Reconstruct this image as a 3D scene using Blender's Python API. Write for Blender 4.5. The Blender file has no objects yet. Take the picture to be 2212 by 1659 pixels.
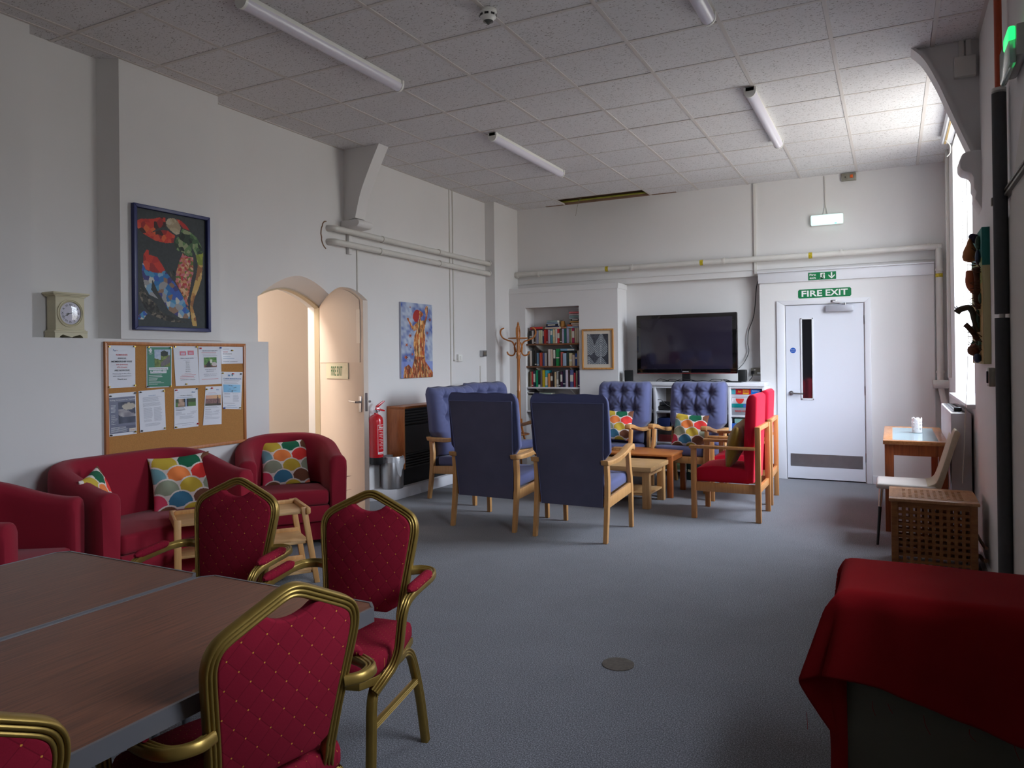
import bpy, bmesh, math, random
from mathutils import Vector, Matrix
PI = math.pi
random.seed(7)
SC = bpy.context.scene
COL = SC.collection

# ------------------------------------------------------------------ camera
W, H = 2212, 1659
F_PX, YAW, PITCH, ROLL, SHIFT = 1600.9, .4745, .0043, -.0118, 61.15
cam_d = bpy.data.cameras.new('camera')
cam = bpy.data.objects.new('camera', cam_d); COL.objects.link(cam)
cam_d.sensor_fit = 'HORIZONTAL'; cam_d.sensor_width = 36
cam_d.lens = F_PX / W * 36
cam_d.shift_y = -SHIFT / W
cam_d.clip_start = .05; cam_d.clip_end = 100
f = Vector((-math.sin(YAW)*math.cos(PITCH), math.cos(YAW)*math.cos(PITCH), math.sin(PITCH)))
r = Vector((math.cos(YAW), math.sin(YAW), 0)); u = r.cross(f)
r2 = math.cos(ROLL)*r + math.sin(ROLL)*u; u2 = -math.sin(ROLL)*r + math.cos(ROLL)*u
m = Matrix((r2, u2, -f)).transposed().to_4x4(); m.translation = Vector((0, 0, 1.445))
cam.matrix_world = m
SC.camera = cam

# ------------------------------------------------------------------ exposure, world, daylight
SC.view_settings.view_transform = 'Standard'; SC.view_settings.look = 'None'
SC.view_settings.gamma = 1; SC.view_settings.use_curve_mapping = False
SC.view_settings.exposure = 0.22
SC.cycles.max_bounces = 8; SC.cycles.diffuse_bounces = 6; SC.cycles.glossy_bounces = 3
SC.cycles.transmission_bounces = 4; SC.cycles.transparent_max_bounces = 6
SC.cycles.caustics_reflective = False; SC.cycles.caustics_refractive = False
SC.cycles.sample_clamp_indirect = 6
world = bpy.data.worlds.new('sky'); SC.world = world; world.use_nodes = True
bgn = world.node_tree.nodes['Background']
wt = world.node_tree                            # overcast sky over darker ground and hedges
wc = wt.nodes.new('ShaderNodeTexCoord'); ws = wt.nodes.new('ShaderNodeSeparateXYZ'); wr = wt.nodes.new('ShaderNodeValToRGB')
wt.links.new(wc.outputs['Generated'], ws.inputs[0]); wt.links.new(ws.outputs[2], wr.inputs[0])
wr.color_ramp.elements[0].position = 0.0; wr.color_ramp.elements[0].color = (.27, .265, .24, 1)
wr.color_ramp.elements[1].position = .14; wr.color_ramp.elements[1].color = (.70, .78, .88, 1)
e_ = wr.color_ramp.elements.new(.5); e_.color = (1.0, 1.12, 1.32, 1)
wt.links.new(wr.outputs[0], bgn.inputs[0]); bgn.inputs[1].default_value = 21.0
HC = 3.521                                   # ceiling height
def area(name, loc, rot, sx, sy, power, col=(1,1,1), portal=False, spread=None):
    d = bpy.data.lights.new(name, 'AREA'); d.shape = 'RECTANGLE'; d.size = sx; d.size_y = sy
    d.energy = power; d.color = col
    if portal: d.cycles.is_portal = True
    if spread: d.spread = spread
    o = bpy.data.objects.new(name, d); COL.objects.link(o); o.location = loc; o.rotation_euler = rot
    return o
# sky light entering through each window opening of the right hand wall (portals only guide sampling)
WIN = [(6.35, 8.2, 1.07, 3.42), (1.5, 2.7, 1.6, 2.95)]
for y0, y1, z0, z1 in WIN:
    area('daylight_portal', (.80, (y0+y1)/2, (z0+z1)/2), (0, PI/2, 0), z1-z0, y1-y0, 1, portal=True)
# warm lamp in the passage beyond the arched door
area('passage_lamp', (-5.75, 4.3, 2.95), (0, 0, 0), 0.5, 1.2, 72, (1, .90, .80))

# ------------------------------------------------------------------ colours and materials
def lin(c):
    c = c/255
    return c/12.92 if c <= .04045 else ((c+.055)/1.055)**2.4
def S(r_, g, b): return (lin(r_), lin(g), lin(b), 1)
MATS = {}
def nmat(name):
    mt = bpy.data.materials.new(name); mt.use_nodes = True
    nt = mt.node_tree; return mt, nt, nt.nodes['Principled BSDF']
def mat(name, col, rough=.6, metal=0, emit=None, bump=0, bscale=200, var=0, vscale=4, coat=0, spec=.5, sheen=0, trans=0):
    if name in MATS: return MATS[name]
    mt, nt, b = nmat(name)
    b.inputs['Base Color'].default_value = col; b.inputs['Roughness'].default_value = rough
    b.inputs['Metallic'].default_value = metal; b.inputs['Specular IOR Level'].default_value = spec
    b.inputs['Coat Weight'].default_value = coat; b.inputs['Sheen Weight'].default_value = sheen
    b.inputs['Transmission Weight'].default_value = trans
    tc = nt.nodes.new('ShaderNodeTexCoord')
    if emit:
        b.inputs['Emission Color'].default_value = emit[0]; b.inputs['Emission Strength'].default_value = emit[1]
    if var:
        n = nt.nodes.new('ShaderNodeTexNoise'); n.inputs['Scale'].default_value = vscale; n.inputs['Detail'].default_value = 4
        nt.links.new(tc.outputs['Object'], n.inputs['Vector'])
        mr = nt.nodes.new('ShaderNodeMapRange'); mr.inputs[1].default_value = .3; mr.inputs[2].default_value = .7
        mr.inputs[3].default_value = 1-var; mr.inputs[4].default_value = 1
        nt.links.new(n.outputs[0], mr.inputs[0])
        mx = nt.nodes.new('ShaderNodeMix'); mx.data_type = 'RGBA'; mx.blend_type = 'MULTIPLY'; mx.inputs[0].default_value = 1
        mx.inputs[6].default_value = col; nt.links.new(mr.outputs[0], mx.inputs[7]); nt.links.new(mx.outputs[2], b.inputs['Base Color'])
    if bump:
        n = nt.nodes.new('ShaderNodeTexNoise'); n.inputs['Scale'].default_value = bscale; n.inputs['Detail'].default_value = 3
        nt.links.new(tc.outputs['Object'], n.inputs['Vector'])
        bp = nt.nodes.new('ShaderNodeBump'); bp.inputs['Strength'].default_value = bump; bp.inputs['Distance'].default_value = .004
        nt.links.new(n.outputs[0], bp.inputs['Height']); nt.links.new(bp.outputs[0], b.inputs['Normal'])
    MATS[name] = mt; return mt
def wood(name, c1, c2, stretch=(18, 18, 1.2), rough=.42, coat=.15, scale=3.5):
    if name in MATS: return MATS[name]
    mt, nt, b = nmat(name)
    tc = nt.nodes.new('ShaderNodeTexCoord'); mp = nt.nodes.new('ShaderNodeMapping'); mp.inputs['Scale'].default_value = stretch
    n = nt.nodes.new('ShaderNodeTexNoise'); n.inputs['Scale'].default_value = scale; n.inputs['Detail'].default_value = 6; n.inputs['Roughness'].default_value = .62
    n.inputs['Distortion'].default_value = .4
    cr = nt.nodes.new('ShaderNodeValToRGB'); cr.color_ramp.elements[0].position = .32; cr.color_ramp.elements[1].position = .68
    cr.color_ramp.elements[0].color = c1; cr.color_ramp.elements[1].color = c2
    nt.links.new(tc.outputs['Object'], mp.inputs[0]); nt.links.new(mp.outputs[0], n.inputs[0]); nt.links.new(n.outputs[0], cr.inputs[0])
    nt.links.new(cr.outputs[0], b.inputs['Base Color']); b.inputs['Roughness'].default_value = rough; b.inputs['Coat Weight'].default_value = coat
    bp = nt.nodes.new('ShaderNodeBump'); bp.inputs['Strength'].default_value = .08; bp.inputs['Distance'].default_value = .002
    nt.links.new(n.outputs[0], bp.inputs['Height']); nt.links.new(bp.outputs[0], b.inputs['Normal'])
    MATS[name] = mt; return mt
def attr_mat(name, rough=.7, bump=0, bscale=300, coat=0):
    if name in MATS: return MATS[name]
    mt, nt, b = nmat(name)
    a = nt.nodes.new('ShaderNodeAttribute'); a.attribute_name = 'paint'
    nt.links.new(a.outputs['Color'], b.inputs['Base Color']); b.inputs['Roughness'].default_value = rough; b.inputs['Coat Weight'].default_value = coat
    if bump:
        tc = nt.nodes.new('ShaderNodeTexCoord')
        n = nt.nodes.new('ShaderNodeTexNoise'); n.inputs['Scale'].default_value = bscale
        nt.links.new(tc.outputs['Object'], n.inputs['Vector'])
        bp = nt.nodes.new('ShaderNodeBump'); bp.inputs['Strength'].default_value = bump; bp.inputs['Distance'].default_value = .003
        nt.links.new(n.outputs[0], bp.inputs['Height']); nt.links.new(bp.outputs[0], b.inputs['Normal'])
    MATS[name] = mt; return mt
def objcol_mat(name, rough=.45):
    if name in MATS: return MATS[name]
    mt, nt, b = nmat(name)
    a = nt.nodes.new('ShaderNodeObjectInfo'); nt.links.new(a.outputs['Color'], b.inputs['Base Color'])
    b.inputs['Roughness'].default_value = rough; MATS[name] = mt; return mt
def M_(nt, op, a, b=None, c=None):
    n = nt.nodes.new('ShaderNodeMath'); n.operation = op
    for i, v in enumerate((a, b, c)):
        if v is None: continue
        if isinstance(v, (int, float)): n.inputs[i].default_value = v
        else: nt.links.new(v, n.inputs[i])
    return n.outputs[0]
def quilt(name, ax, ay, col, pitch=.062, dot=S(212,150,62)):
    """red banquet cloth woven with a diamond lattice and gold dots at its crossings"""
    mt, nt, b = nmat(name)
    tc = nt.nodes.new('ShaderNodeTexCoord'); sp = nt.nodes.new('ShaderNodeSeparateXYZ'); nt.links.new(tc.outputs['Object'], sp.inputs[0])
    X, Y = sp.outputs[ax], sp.outputs[ay]
    p = M_(nt, 'DIVIDE', M_(nt, 'ADD', X, M_(nt, 'MULTIPLY', Y, .95)), pitch)
    q = M_(nt, 'DIVIDE', M_(nt, 'SUBTRACT', X, M_(nt, 'MULTIPLY', Y, .95)), pitch)
    dp = M_(nt, 'ABSOLUTE', M_(nt, 'SUBTRACT', M_(nt, 'FRACT', M_(nt, 'ADD', p, 50.5)), .5))
    dq = M_(nt, 'ABSOLUTE', M_(nt, 'SUBTRACT', M_(nt, 'FRACT', M_(nt, 'ADD', q, 50.5)), .5))
    dd = M_(nt, 'ADD', dp, dq)
    isdot = M_(nt, 'LESS_THAN', dd, .055)
    line = M_(nt, 'LESS_THAN', M_(nt, 'MINIMUM', dp, dq), .018)
    n = nt.nodes.new('ShaderNodeTexNoise'); n.inputs['Scale'].default_value = 500; nt.links.new(tc.outputs['Object'], n.inputs[0])
    mx0 = nt.nodes.new('ShaderNodeMix'); mx0.data_type = 'RGBA'; nt.links.new(n.outputs[0], mx0.inputs[0])
    mx0.inputs[6].default_value = col; mx0.inputs[7].default_value = tuple(min(1, c*1.35) for c in col[:3])+(1,)
    mx = nt.nodes.new('ShaderNodeMix'); mx.data_type = 'RGBA'; nt.links.new(M_(nt, 'MULTIPLY', line, .5), mx.inputs[0])
    nt.links.new(mx0.outputs[2], mx.inputs[6]); mx.inputs[7].default_value = tuple(c*.45 for c in col[:3])+(1,)
    my = nt.nodes.new('ShaderNodeMix'); my.data_type = 'RGBA'; nt.links.new(isdot, my.inputs[0])
    nt.links.new(mx.outputs[2], my.inputs[6]); my.inputs[7].default_value = dot
    nt.links.new(my.outputs[2], b.inputs['Base Color']); b.inputs['Roughness'].default_value = .95; b.inputs['Specular IOR Level'].default_value = .12
    bp = nt.nodes.new('ShaderNodeBump'); bp.inputs['Strength'].default_value = .18; bp.inputs['Distance'].default_value = .0015
    hg = M_(nt, 'MINIMUM', M_(nt, 'MULTIPLY', M_(nt, 'MINIMUM', dp, dq), 6), 1)
    nt.links.new(hg, bp.inputs['Height']); nt.links.new(bp.outputs[0], b.inputs['Normal'])
    MATS[name] = mt; return mt

WALL = mat('wall_paint', S(221,219,218), .75, var=.05, vscale=1.3, bump=.25, bscale=14)
WALL_LOW = WALL
GLOSSW = mat('white_gloss_paint', S(222,222,226), .35, var=.03)
PIPEW = mat('pipe_paint', S(214,211,205), .4, var=.06, vscale=9)
PINE = wood('light_beech', S(196,142,84), S(214,164,104))
BEECH = wood('oiled_beech', S(186,126,70), S(206,148,88))
ORANGEW = wood('orange_beech', S(172,98,42), S(196,122,60), (1.5,16,16))
OAKTOP = wood('pale_oak', S(192,150,96), S(212,172,120), (1.2,14,14))
GOLD = mat('gold_lacquer', S(162,133,66), .36, .65, var=.12, vscale=30)
STEEL = mat('brushed_steel', S(180,180,182), .32, 1, var=.1, vscale=15)
CHROME = mat('chrome', S(200,200,205), .15, 1)
BLACKP = mat('black_plastic', S(18,18,20), .35)
DARKM = mat('dark_metal', S(40,42,42), .5, .5)
WHITEP = mat('white_plastic', S(228,228,224), .4)
PAPER = mat('white_paper', S(222,224,232), .7)
REDTUB = mat('crimson_wool', S(148,32,50), .95, bump=.3, bscale=700, var=.14, vscale=500, sheen=.1, spec=.15)
BLUEF = mat('blue_chair_cloth', S(98,103,142), .9, bump=.2, bscale=900, var=.12, vscale=3, sheen=.15, spec=.15)
BLUEBACK = mat('blue_backing_cloth', S(92,92,114), .95, var=.16, vscale=5, sheen=.1, spec=.12)
REDF = mat('scarlet_chair_cloth', S(205,22,52), .92, bump=.2, bscale=900, var=.08, vscale=400, sheen=.1, spec=.15)
REDCLOTH = mat('red_felt', S(130,20,24), .97, bump=.3, bscale=600, var=.10, vscale=5, spec=.1)
BANQ = S(126,24,42)
QB = quilt('banquet_cloth_back', 0, 2, BANQ)
QS = quilt('banquet_cloth_seat', 0, 1, BANQ, .03)
ART = attr_mat('artist_paint', .65, .25, 120)
PRINT = attr_mat('printed_ink', .6)
CUSH = attr_mat('cushion_print', .85, .25, 500)
BOOK = objcol_mat('book_cover'); PAGES = mat('book_pages', S(206,198,180), .85)

def carpet_mat():
    mt, nt, b = nmat('grey_carpet')
    tc = nt.nodes.new('ShaderNodeTexCoord')
    def noise(sc, d=3):
        n = nt.nodes.new('ShaderNodeTexNoise'); n.inputs['Scale'].default_value = sc; n.inputs['Detail'].default_value = d
        n.inputs['Roughness'].default_value = .75
        nt.links.new(tc.outputs['Object'], n.inputs[0]); return n
    n = noise(190, 4); cr = nt.nodes.new('ShaderNodeValToRGB')
    cr.color_ramp.elements[0].position = .36; cr.color_ramp.elements[0].color = S(54,55,59)
    cr.color_ramp.elements[1].position = .66; cr.color_ramp.elements[1].color = S(178,180,188)
    e = cr.color_ramp.elements.new(.5); e.color = S(106,107,113)
    nt.links.new(n.outputs[0], cr.inputs[0])
    n2 = noise(1.1, 4); mr = nt.nodes.new('ShaderNodeMapRange'); mr.inputs[1].default_value = .3; mr.inputs[2].default_value = .7; mr.inputs[3].default_value = .85; mr.inputs[4].default_value = 1.05
    nt.links.new(n2.outputs[0], mr.inputs[0])
    mx = nt.nodes.new('ShaderNodeMix'); mx.data_type = 'RGBA'; mx.blend_type = 'MULTIPLY'; mx.inputs[0].default_value = 1
    nt.links.new(cr.outputs[0], mx.inputs[6]); nt.links.new(mr.outputs[0], mx.inputs[7]); nt.links.new(mx.outputs[2], b.inputs['Base Color'])
    b.inputs['Roughness'].default_value = .95; b.inputs['Specular IOR Level'].default_value = .15; b.inputs['Sheen Weight'].default_value = .2
    bp = nt.nodes.new('ShaderNodeBump'); bp.inputs['Strength'].default_value = .6; bp.inputs['Distance'].default_value = .006
    nt.links.new(n.outputs[0], bp.inputs['Height']); nt.links.new(bp.outputs[0], b.inputs['Normal'])
    return mt
CARPET = carpet_mat()
def tile_mat():
    mt, nt, b = nmat('fissured_ceiling_tile')
    tc = nt.nodes.new('ShaderNodeTexCoord'); mp = nt.nodes.new('ShaderNodeMapping'); mp.inputs['Scale'].default_value = (1, 2.1, 1)
    n = nt.nodes.new('ShaderNodeTexNoise'); n.inputs['Scale'].default_value = 62; n.inputs['Detail'].default_value = 3; n.inputs['Roughness'].default_value = .65
    nt.links.new(tc.outputs['Object'], mp.inputs[0]); nt.links.new(mp.outputs[0], n.inputs[0])
    cr = nt.nodes.new('ShaderNodeValToRGB'); cr.color_ramp.elements[0].position = .355; cr.color_ramp.elements[0].color = S(122,114,108)
    cr.color_ramp.elements[1].position = .395; cr.color_ramp.elements[1].color = S(222,220,221)
    nt.links.new(n.outputs[0], cr.inputs[0])
    n2 = nt.nodes.new('ShaderNodeTexNoise'); n2.inputs['Scale'].default_value = .9; nt.links.new(tc.outputs['Object'], n2.inputs[0])
    mr = nt.nodes.new('ShaderNodeMapRange'); mr.inputs[1].default_value = .3; mr.inputs[2].default_value = .7; mr.inputs[3].default_value = .92; mr.inputs[4].default_value = 1
    nt.links.new(n2.outputs[0], mr.inputs[0])
    mx = nt.nodes.new('ShaderNodeMix'); mx.data_type = 'RGBA'; mx.blend_type = 'MULTIPLY'; mx.inputs[0].default_value = 1
    nt.links.new(cr.outputs[0], mx.inputs[6]); nt.links.new(mr.outputs[0], mx.inputs[7]); nt.links.new(mx.outputs[2], b.inputs['Base Color'])
    b.inputs['Roughness'].default_value = .95; b.inputs['Specular IOR Level'].default_value = .1
    bp = nt.nodes.new('ShaderNodeBump'); bp.inputs['Strength'].default_value = .5; bp.inputs['Distance'].default_value = .003
    nt.links.new(cr.outputs[0], bp.inputs['Height']); nt.links.new(bp.outputs[0], b.inputs['Normal'])
    return mt
TILE = tile_mat()
def laminate():
    mt, nt, b = nmat('dark_teak_laminate')
    tc = nt.nodes.new('ShaderNodeTexCoord'); mp = nt.nodes.new('ShaderNodeMapping'); mp.inputs['Scale'].default_value = (30, 1.1, 1)
    n = nt.nodes.new('ShaderNodeTexNoise'); n.inputs['Scale'].default_value = 4; n.inputs['Detail'].default_value = 7; n.inputs['Roughness'].default_value = .65; n.inputs['Distortion'].default_value = .25
    nt.links.new(tc.outputs['Object'], mp.inputs[0]); nt.links.new(mp.outputs[0], n.inputs[0])
    cr = nt.nodes.new('ShaderNodeValToRGB'); cr.color_ramp.elements[0].position = .3; cr.color_ramp.elements[0].color = S(88,54,38)
    cr.color_ramp.elements[1].position = .68; cr.color_ramp.elements[1].color = S(136,84,60)
    nt.links.new(n.outputs[0], cr.inputs[0]); nt.links.new(cr.outputs[0], b.inputs['Base Color'])
    b.inputs['Roughness'].default_value = .38; b.inputs['Specular IOR Level'].default_value = .33
    return mt
LAMI = laminate()
CORK = mat('cork', S(184,130,70), .9, var=.22, vscale=160, bump=.2, bscale=200)
GLASS = None
def glass_mat():
    mt, nt, b = nmat('clear_glass')
    b.inputs['Base Color'].default_value = (.95,.97,.98,1); b.inputs['Roughness'].default_value = .02
    b.inputs['Transmission Weight'].default_value = 1; b.inputs['IOR'].default_value = 1.02
    tr = nt.nodes.new('ShaderNodeBsdfTransparent'); gl = nt.nodes.new('ShaderNodeBsdfGlossy'); gl.inputs['Roughness'].default_value = .02
    ms = nt.nodes.new('ShaderNodeMixShader'); ms.inputs[0].default_value = .06
    nt.links.new(tr.outputs[0], ms.inputs[1]); nt.links.new(gl.outputs[0], ms.inputs[2])
    nt.links.new(ms.outputs[0], nt.nodes['Material Output'].inputs[0])
    return mt
GLASS = glass_mat()

# ------------------------------------------------------------------ mesh builder
class MB:
    def __init__(s): s.bm = bmesh.new(); s.mi = 0
    def mat(s, i): s.mi = i; return s
    def _f(s, fs):
        for fc in fs: fc.material_index = s.mi
    def box(s, x0, x1, y0, y1, z0, z1, b=0, M=None, seg=2):
        t = bmesh.new()
        vs = [t.verts.new((x, y, z)) for x in (x0, x1) for y in (y0, y1) for z in (z0, z1)]
        for q in ((0,1,3,2),(4,6,7,5),(0,4,5,1),(2,3,7,6),(0,2,6,4),(1,5,7,3)): t.faces.new([vs[i] for i in q])
        bmesh.ops.recalc_face_normals(t, faces=t.faces)
        if b: bmesh.ops.bevel(t, geom=list(t.edges), offset=b, segments=seg, affect='EDGES', profile=.5)
        if M: bmesh.ops.transform(t, matrix=M, verts=t.verts)
        return s.merge(t)
    def merge(s, t):
        mp = {}
        for v in t.verts: mp[v] = s.bm.verts.new(v.co)
        for fc in t.faces:
            nf = s.bm.faces.new([mp[v] for v in fc.verts]); nf.material_index = s.mi; nf.smooth = fc.smooth
        t.free(); return s
    def prism(s, pts, fn, d0, d1, b=0):
        """polygon pts (2D) extruded from depth d0 to d1; fn(a, b, d) gives the 3D point"""
        t = bmesh.new()
        A = [t.verts.new(fn(a, c, d0)) for a, c in pts]; B = [t.verts.new(fn(a, c, d1)) for a, c in pts]
        n = len(pts); t.faces.new(A); t.faces.new(B[::-1])
        for i in range(n): t.faces.new([A[i], B[i], B[(i+1) % n], A[(i+1) % n]][::-1])
        bmesh.ops.recalc_face_normals(t, faces=t.faces)
        if b: bmesh.ops.bevel(t, geom=list(t.edges), offset=b, segments=2, affect='EDGES', profile=.5)
        return s.merge(t)
    def cyl(s, p0, p1, r0, r1=None, n=16, caps=True):
        p0 = Vector(p0); p1 = Vector(p1); d = (p1-p0); r1 = r0 if r1 is None else r1
        a = d.normalized(); x = a.orthogonal().normalized(); y = a.cross(x)
        A = []; B = []
        for i in range(n):
            c, q = math.cos(2*PI*i/n), math.sin(2*PI*i/n)
            A.append(s.bm.verts.new(p0+(x*c+y*q)*r0)); B.append(s.bm.verts.new(p1+(x*c+y*q)*r1))
        fs = [s.bm.faces.new([A[i], A[(i+1) % n], B[(i+1) % n], B[i]]) for i in range(n)]
        if caps: fs += [s.bm.faces.new(A[::-1]), s.bm.faces.new(B)]
        s._f(fs); return s
    def lathe(s, prof, c=(0,0,0), n=24, axis='z', caps=True):
        rings = []
        for r_, h in prof:
            ring = []
            for i in range(n):
                a = 2*PI*i/n; x, y = math.cos(a)*r_, math.sin(a)*r_
                p = {'z': (x, y, h), 'y': (x, -h, y), 'x': (h, x, y)}[axis]
                ring.append(s.bm.verts.new((c[0]+p[0], c[1]+p[1], c[2]+p[2])))
            rings.append(ring)
        fs = []
        for a, b in zip(rings, rings[1:]):
            for i in range(n): fs.append(s.bm.faces.new([a[i], a[(i+1) % n], b[(i+1) % n], b[i]]))
        if caps: fs += [s.bm.faces.new(rings[0][::-1]), s.bm.faces.new(rings[-1])]
        s._f(fs); return s
    def sweep(s, path, prof, closed=False, nrm=None, caps=True, scale=None):
        """sweep the closed 2D profile along a path; nrm is a fixed plane normal, else parallel transport"""
        P = [Vector(p) for p in path]; n = len(P); rings = []; side = None
        for i in range(n):
            if closed: t = (P[(i+1) % n]-P[i-1]).normalized()
            else: t = (P[min(i+1, n-1)]-P[max(i-1, 0)]).normalized()
            if nrm is not None:
                v = Vector(nrm); sd = t.cross(v).normalized(); v = sd.cross(t).normalized()
            else:
                if side is None: side = t.orthogonal().normalized()
                side = (side - t*side.dot(t)).normalized(); sd = side; v = sd.cross(t).normalized()
            k = scale[i] if scale else 1
            k = k if isinstance(k, tuple) else (k, k)
            rings.append([s.bm.verts.new(P[i]+sd*a*k[0]+v*b*k[1]) for a, b in prof])
        fs = []; m_ = len(prof)
        rr = list(zip(rings, rings[1:]))+([(rings[-1], rings[0])] if closed else [])
        for A, B in rr:
            for i in range(m_): fs.append(s.bm.faces.new([A[i], B[i], B[(i+1) % m_], A[(i+1) % m_]]))
        if caps and not closed: fs += [s.bm.faces.new(rings[0]), s.bm.faces.new(rings[-1][::-1])]
        s._f(fs); return s
    def tube(s, path, r_, n=10, closed=False, **k):
        return s.sweep(path, [(math.cos(2*PI*i/n)*r_, math.sin(2*PI*i/n)*r_) for i in range(n)], closed, **k)
    def quad(s, *pts):
        s._f([s.bm.faces.new([s.bm.verts.new(p) for p in pts])]); return s
    def sphere(s, c, r_, n=16, sc=(1,1,1)):
        t = bmesh.new(); bmesh.ops.create_uvsphere(t, u_segments=n, v_segments=max(6, n//2), radius=r_)
        bmesh.ops.transform(t, matrix=Matrix.Translation(c) @ Matrix.Diagonal((*sc, 1)), verts=t.verts)
        return s.merge(t)
    def done(s, name, mats, parent=None, loc=None, rot=None, ang=35, norm=True, **tags):
        me = bpy.data.meshes.new(name)
        if norm: bmesh.ops.recalc_face_normals(s.bm, faces=s.bm.faces)
        s.bm.to_mesh(me); s.bm.free()
        for m_ in (mats if isinstance(mats, (list, tuple)) else [mats]): me.materials.append(m_)
        me.shade_smooth(); me.set_sharp_from_angle(angle=math.radians(ang))
        o = bpy.data.objects.new(name, me); COL.objects.link(o)
        if parent: o.parent = parent
        if loc: o.location = loc
        if rot: o.rotation_euler = rot
        return tag(o, **tags)
def tag(o, label=None, cat=None, group=None, kind=None):
    if label: o['label'] = label
    if cat: o['category'] = cat
    if group: o['group'] = group
    if kind: o['kind'] = kind
    return o
def thing(name, label, cat, loc=(0,0,0), rz=0, group=None):
    o = bpy.data.objects.new(name, None); COL.objects.link(o); o.empty_display_size = .1
    o.location = loc; o.rotation_euler = (0, 0, rz); return tag(o, label, cat, group)
def dup(o, loc=None, rz=None, label=None, group=None, parent=None):
    c = o.copy(); COL.objects.link(c)
    if parent: c.parent = parent
    if loc: c.location = loc
    if rz is not None: c.rotation_euler = (0, 0, rz)
    if label: c['label'] = label
    if group: c['group'] = group
    for ch in list(o.children): dup(ch, parent=c)
    return c
def struct(name, mb, m_, **k): return mb.done(name, m_, kind='structure', **k)
def bez(pts, n=8):
    """Catmull-Rom through pts"""
    P = [Vector(p) for p in pts]; out = []
    for i in range(len(P)-1):
        a = P[max(i-1, 0)]; b = P[i]; c = P[i+1]; d = P[min(i+2, len(P)-1)]
        for k in range(n):
            t = k/n; out.append(.5*((2*b)+(c-a)*t+(2*a-5*b+4*c-d)*t*t+(3*b-a-3*c+d)*t**3))
    out.append(P[-1]); return out
# wall frames: fn(u, v, d) with d metres off the surface towards the room
def LW(X): return lambda a, b, d=0: Vector((X+d, a, b))
def BW(Y): return lambda a, b, d=0: Vector((a, Y-d, b))
def RW(X): return lambda a, b, d=0: Vector((X-d, -a, b))      # u runs towards the camera
_fontcache = {}
def text_faces(s_, bold=0):
    key = (s_, bold)
    if key in _fontcache: return _fontcache[key]
    cu = bpy.data.curves.new('txt', 'FONT'); cu.body = s_; cu.size = 1; cu.resolution_u = 2; cu.offset = bold; cu.fill_mode = 'FRONT'
    o = bpy.data.objects.new('txt', cu); COL.objects.link(o)
    bpy.context.view_layer.update()
    me = bpy.data.meshes.new_from_object(o.evaluated_get(bpy.context.evaluated_depsgraph_get()))
    V = [tuple(v.co[:2]) for v in me.vertices]; Fc = [tuple(p.vertices) for p in me.polygons]
    bpy.data.objects.remove(o); bpy.data.curves.remove(cu); bpy.data.meshes.remove(me)
    _fontcache[key] = (V, Fc); return V, Fc
def put_text(mb, s_, fn, u0, v0, h=None, w=None, d=.001, bold=0, align='C'):
    """lettering: v0 is the baseline, h the capital height; w squeezes it to a width"""
    V, Fc = text_faces(s_, bold)
    if not V: return
    x0 = min(v[0] for v in V); x1 = max(v[0] for v in V); cap = .70
    sy = h/cap; sx = w/(x1-x0) if w else sy
    wd = (x1-x0)*sx
    off = {'C': -wd/2, 'L': 0, 'R': -wd}[align]
    vs = [mb.bm.verts.new(fn(u0+off+(x-x0)*sx, v0+y*sy, d)) for x, y in V]
    for q in Fc:
        try: fc = mb.bm.faces.new([vs[i] for i in q]); fc.material_index = mb.mi
        except ValueError: pass
def flat(mb, fn, u0, u1, v0, v1, d=.001):
    mb._f([mb.bm.faces.new([mb.bm.verts.new(fn(a, b, d)) for a, b in ((u0,v0),(u1,v0),(u1,v1),(u0,v1))])])
def poly(mb, fn, pts, d=.001):
    mb._f([mb.bm.faces.new([mb.bm.verts.new(fn(a, b, d)) for a, b in pts])])
def painted(name, nx, ny, posf, colf, m_, parent=None, **tags):
    """grid mesh carrying true colours; posf(u, v) gives the 3D point, colf(u, v) a linear rgb; v runs up"""
    me = bpy.data.meshes.new(name)
    vs = [posf(i/nx, j/ny) for j in range(ny+1) for i in range(nx+1)]
    fs = [(j*(nx+1)+i, j*(nx+1)+i+1, (j+1)*(nx+1)+i+1, (j+1)*(nx+1)+i) for j in range(ny) for i in range(nx)]
    me.from_pydata(vs, [], fs); me.materials.append(m_)
    ca = me.color_attributes.new('paint', 'FLOAT_COLOR', 'CORNER'); buf = []
    for j in range(ny):
        for i in range(nx):
            c = colf((i+.5)/nx, (j+.5)/ny); buf.extend((c[0], c[1], c[2], 1)*4)
    ca.data.foreach_set('color', buf)
    me.shade_smooth()
    o = bpy.data.objects.new(name, me); COL.objects.link(o)
    if parent: o.parent = parent
    return tag(o, **tags)
def inside(pts, x, y):
    c = False; n = len(pts)
    for i in range(n):
        (xa, ya), (xb, yb) = pts[i], pts[(i+1) % n]
        if (ya > y) != (yb > y) and x < (xb-xa)*(y-ya)/(yb-ya)+xa: c = not c
    return c
def rnd(*k): return random.Random(hash(k)).random()
# ================================================================== THE SETTING
Y0, Y1, XL, XP, XR = -3.6, 9.28, -4.80, -4.66, .53
mb = MB(); mb.box(-6.6, 1.2, Y0-.3, 9.7, -.12, 0); struct('floor', mb, CARPET)
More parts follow.
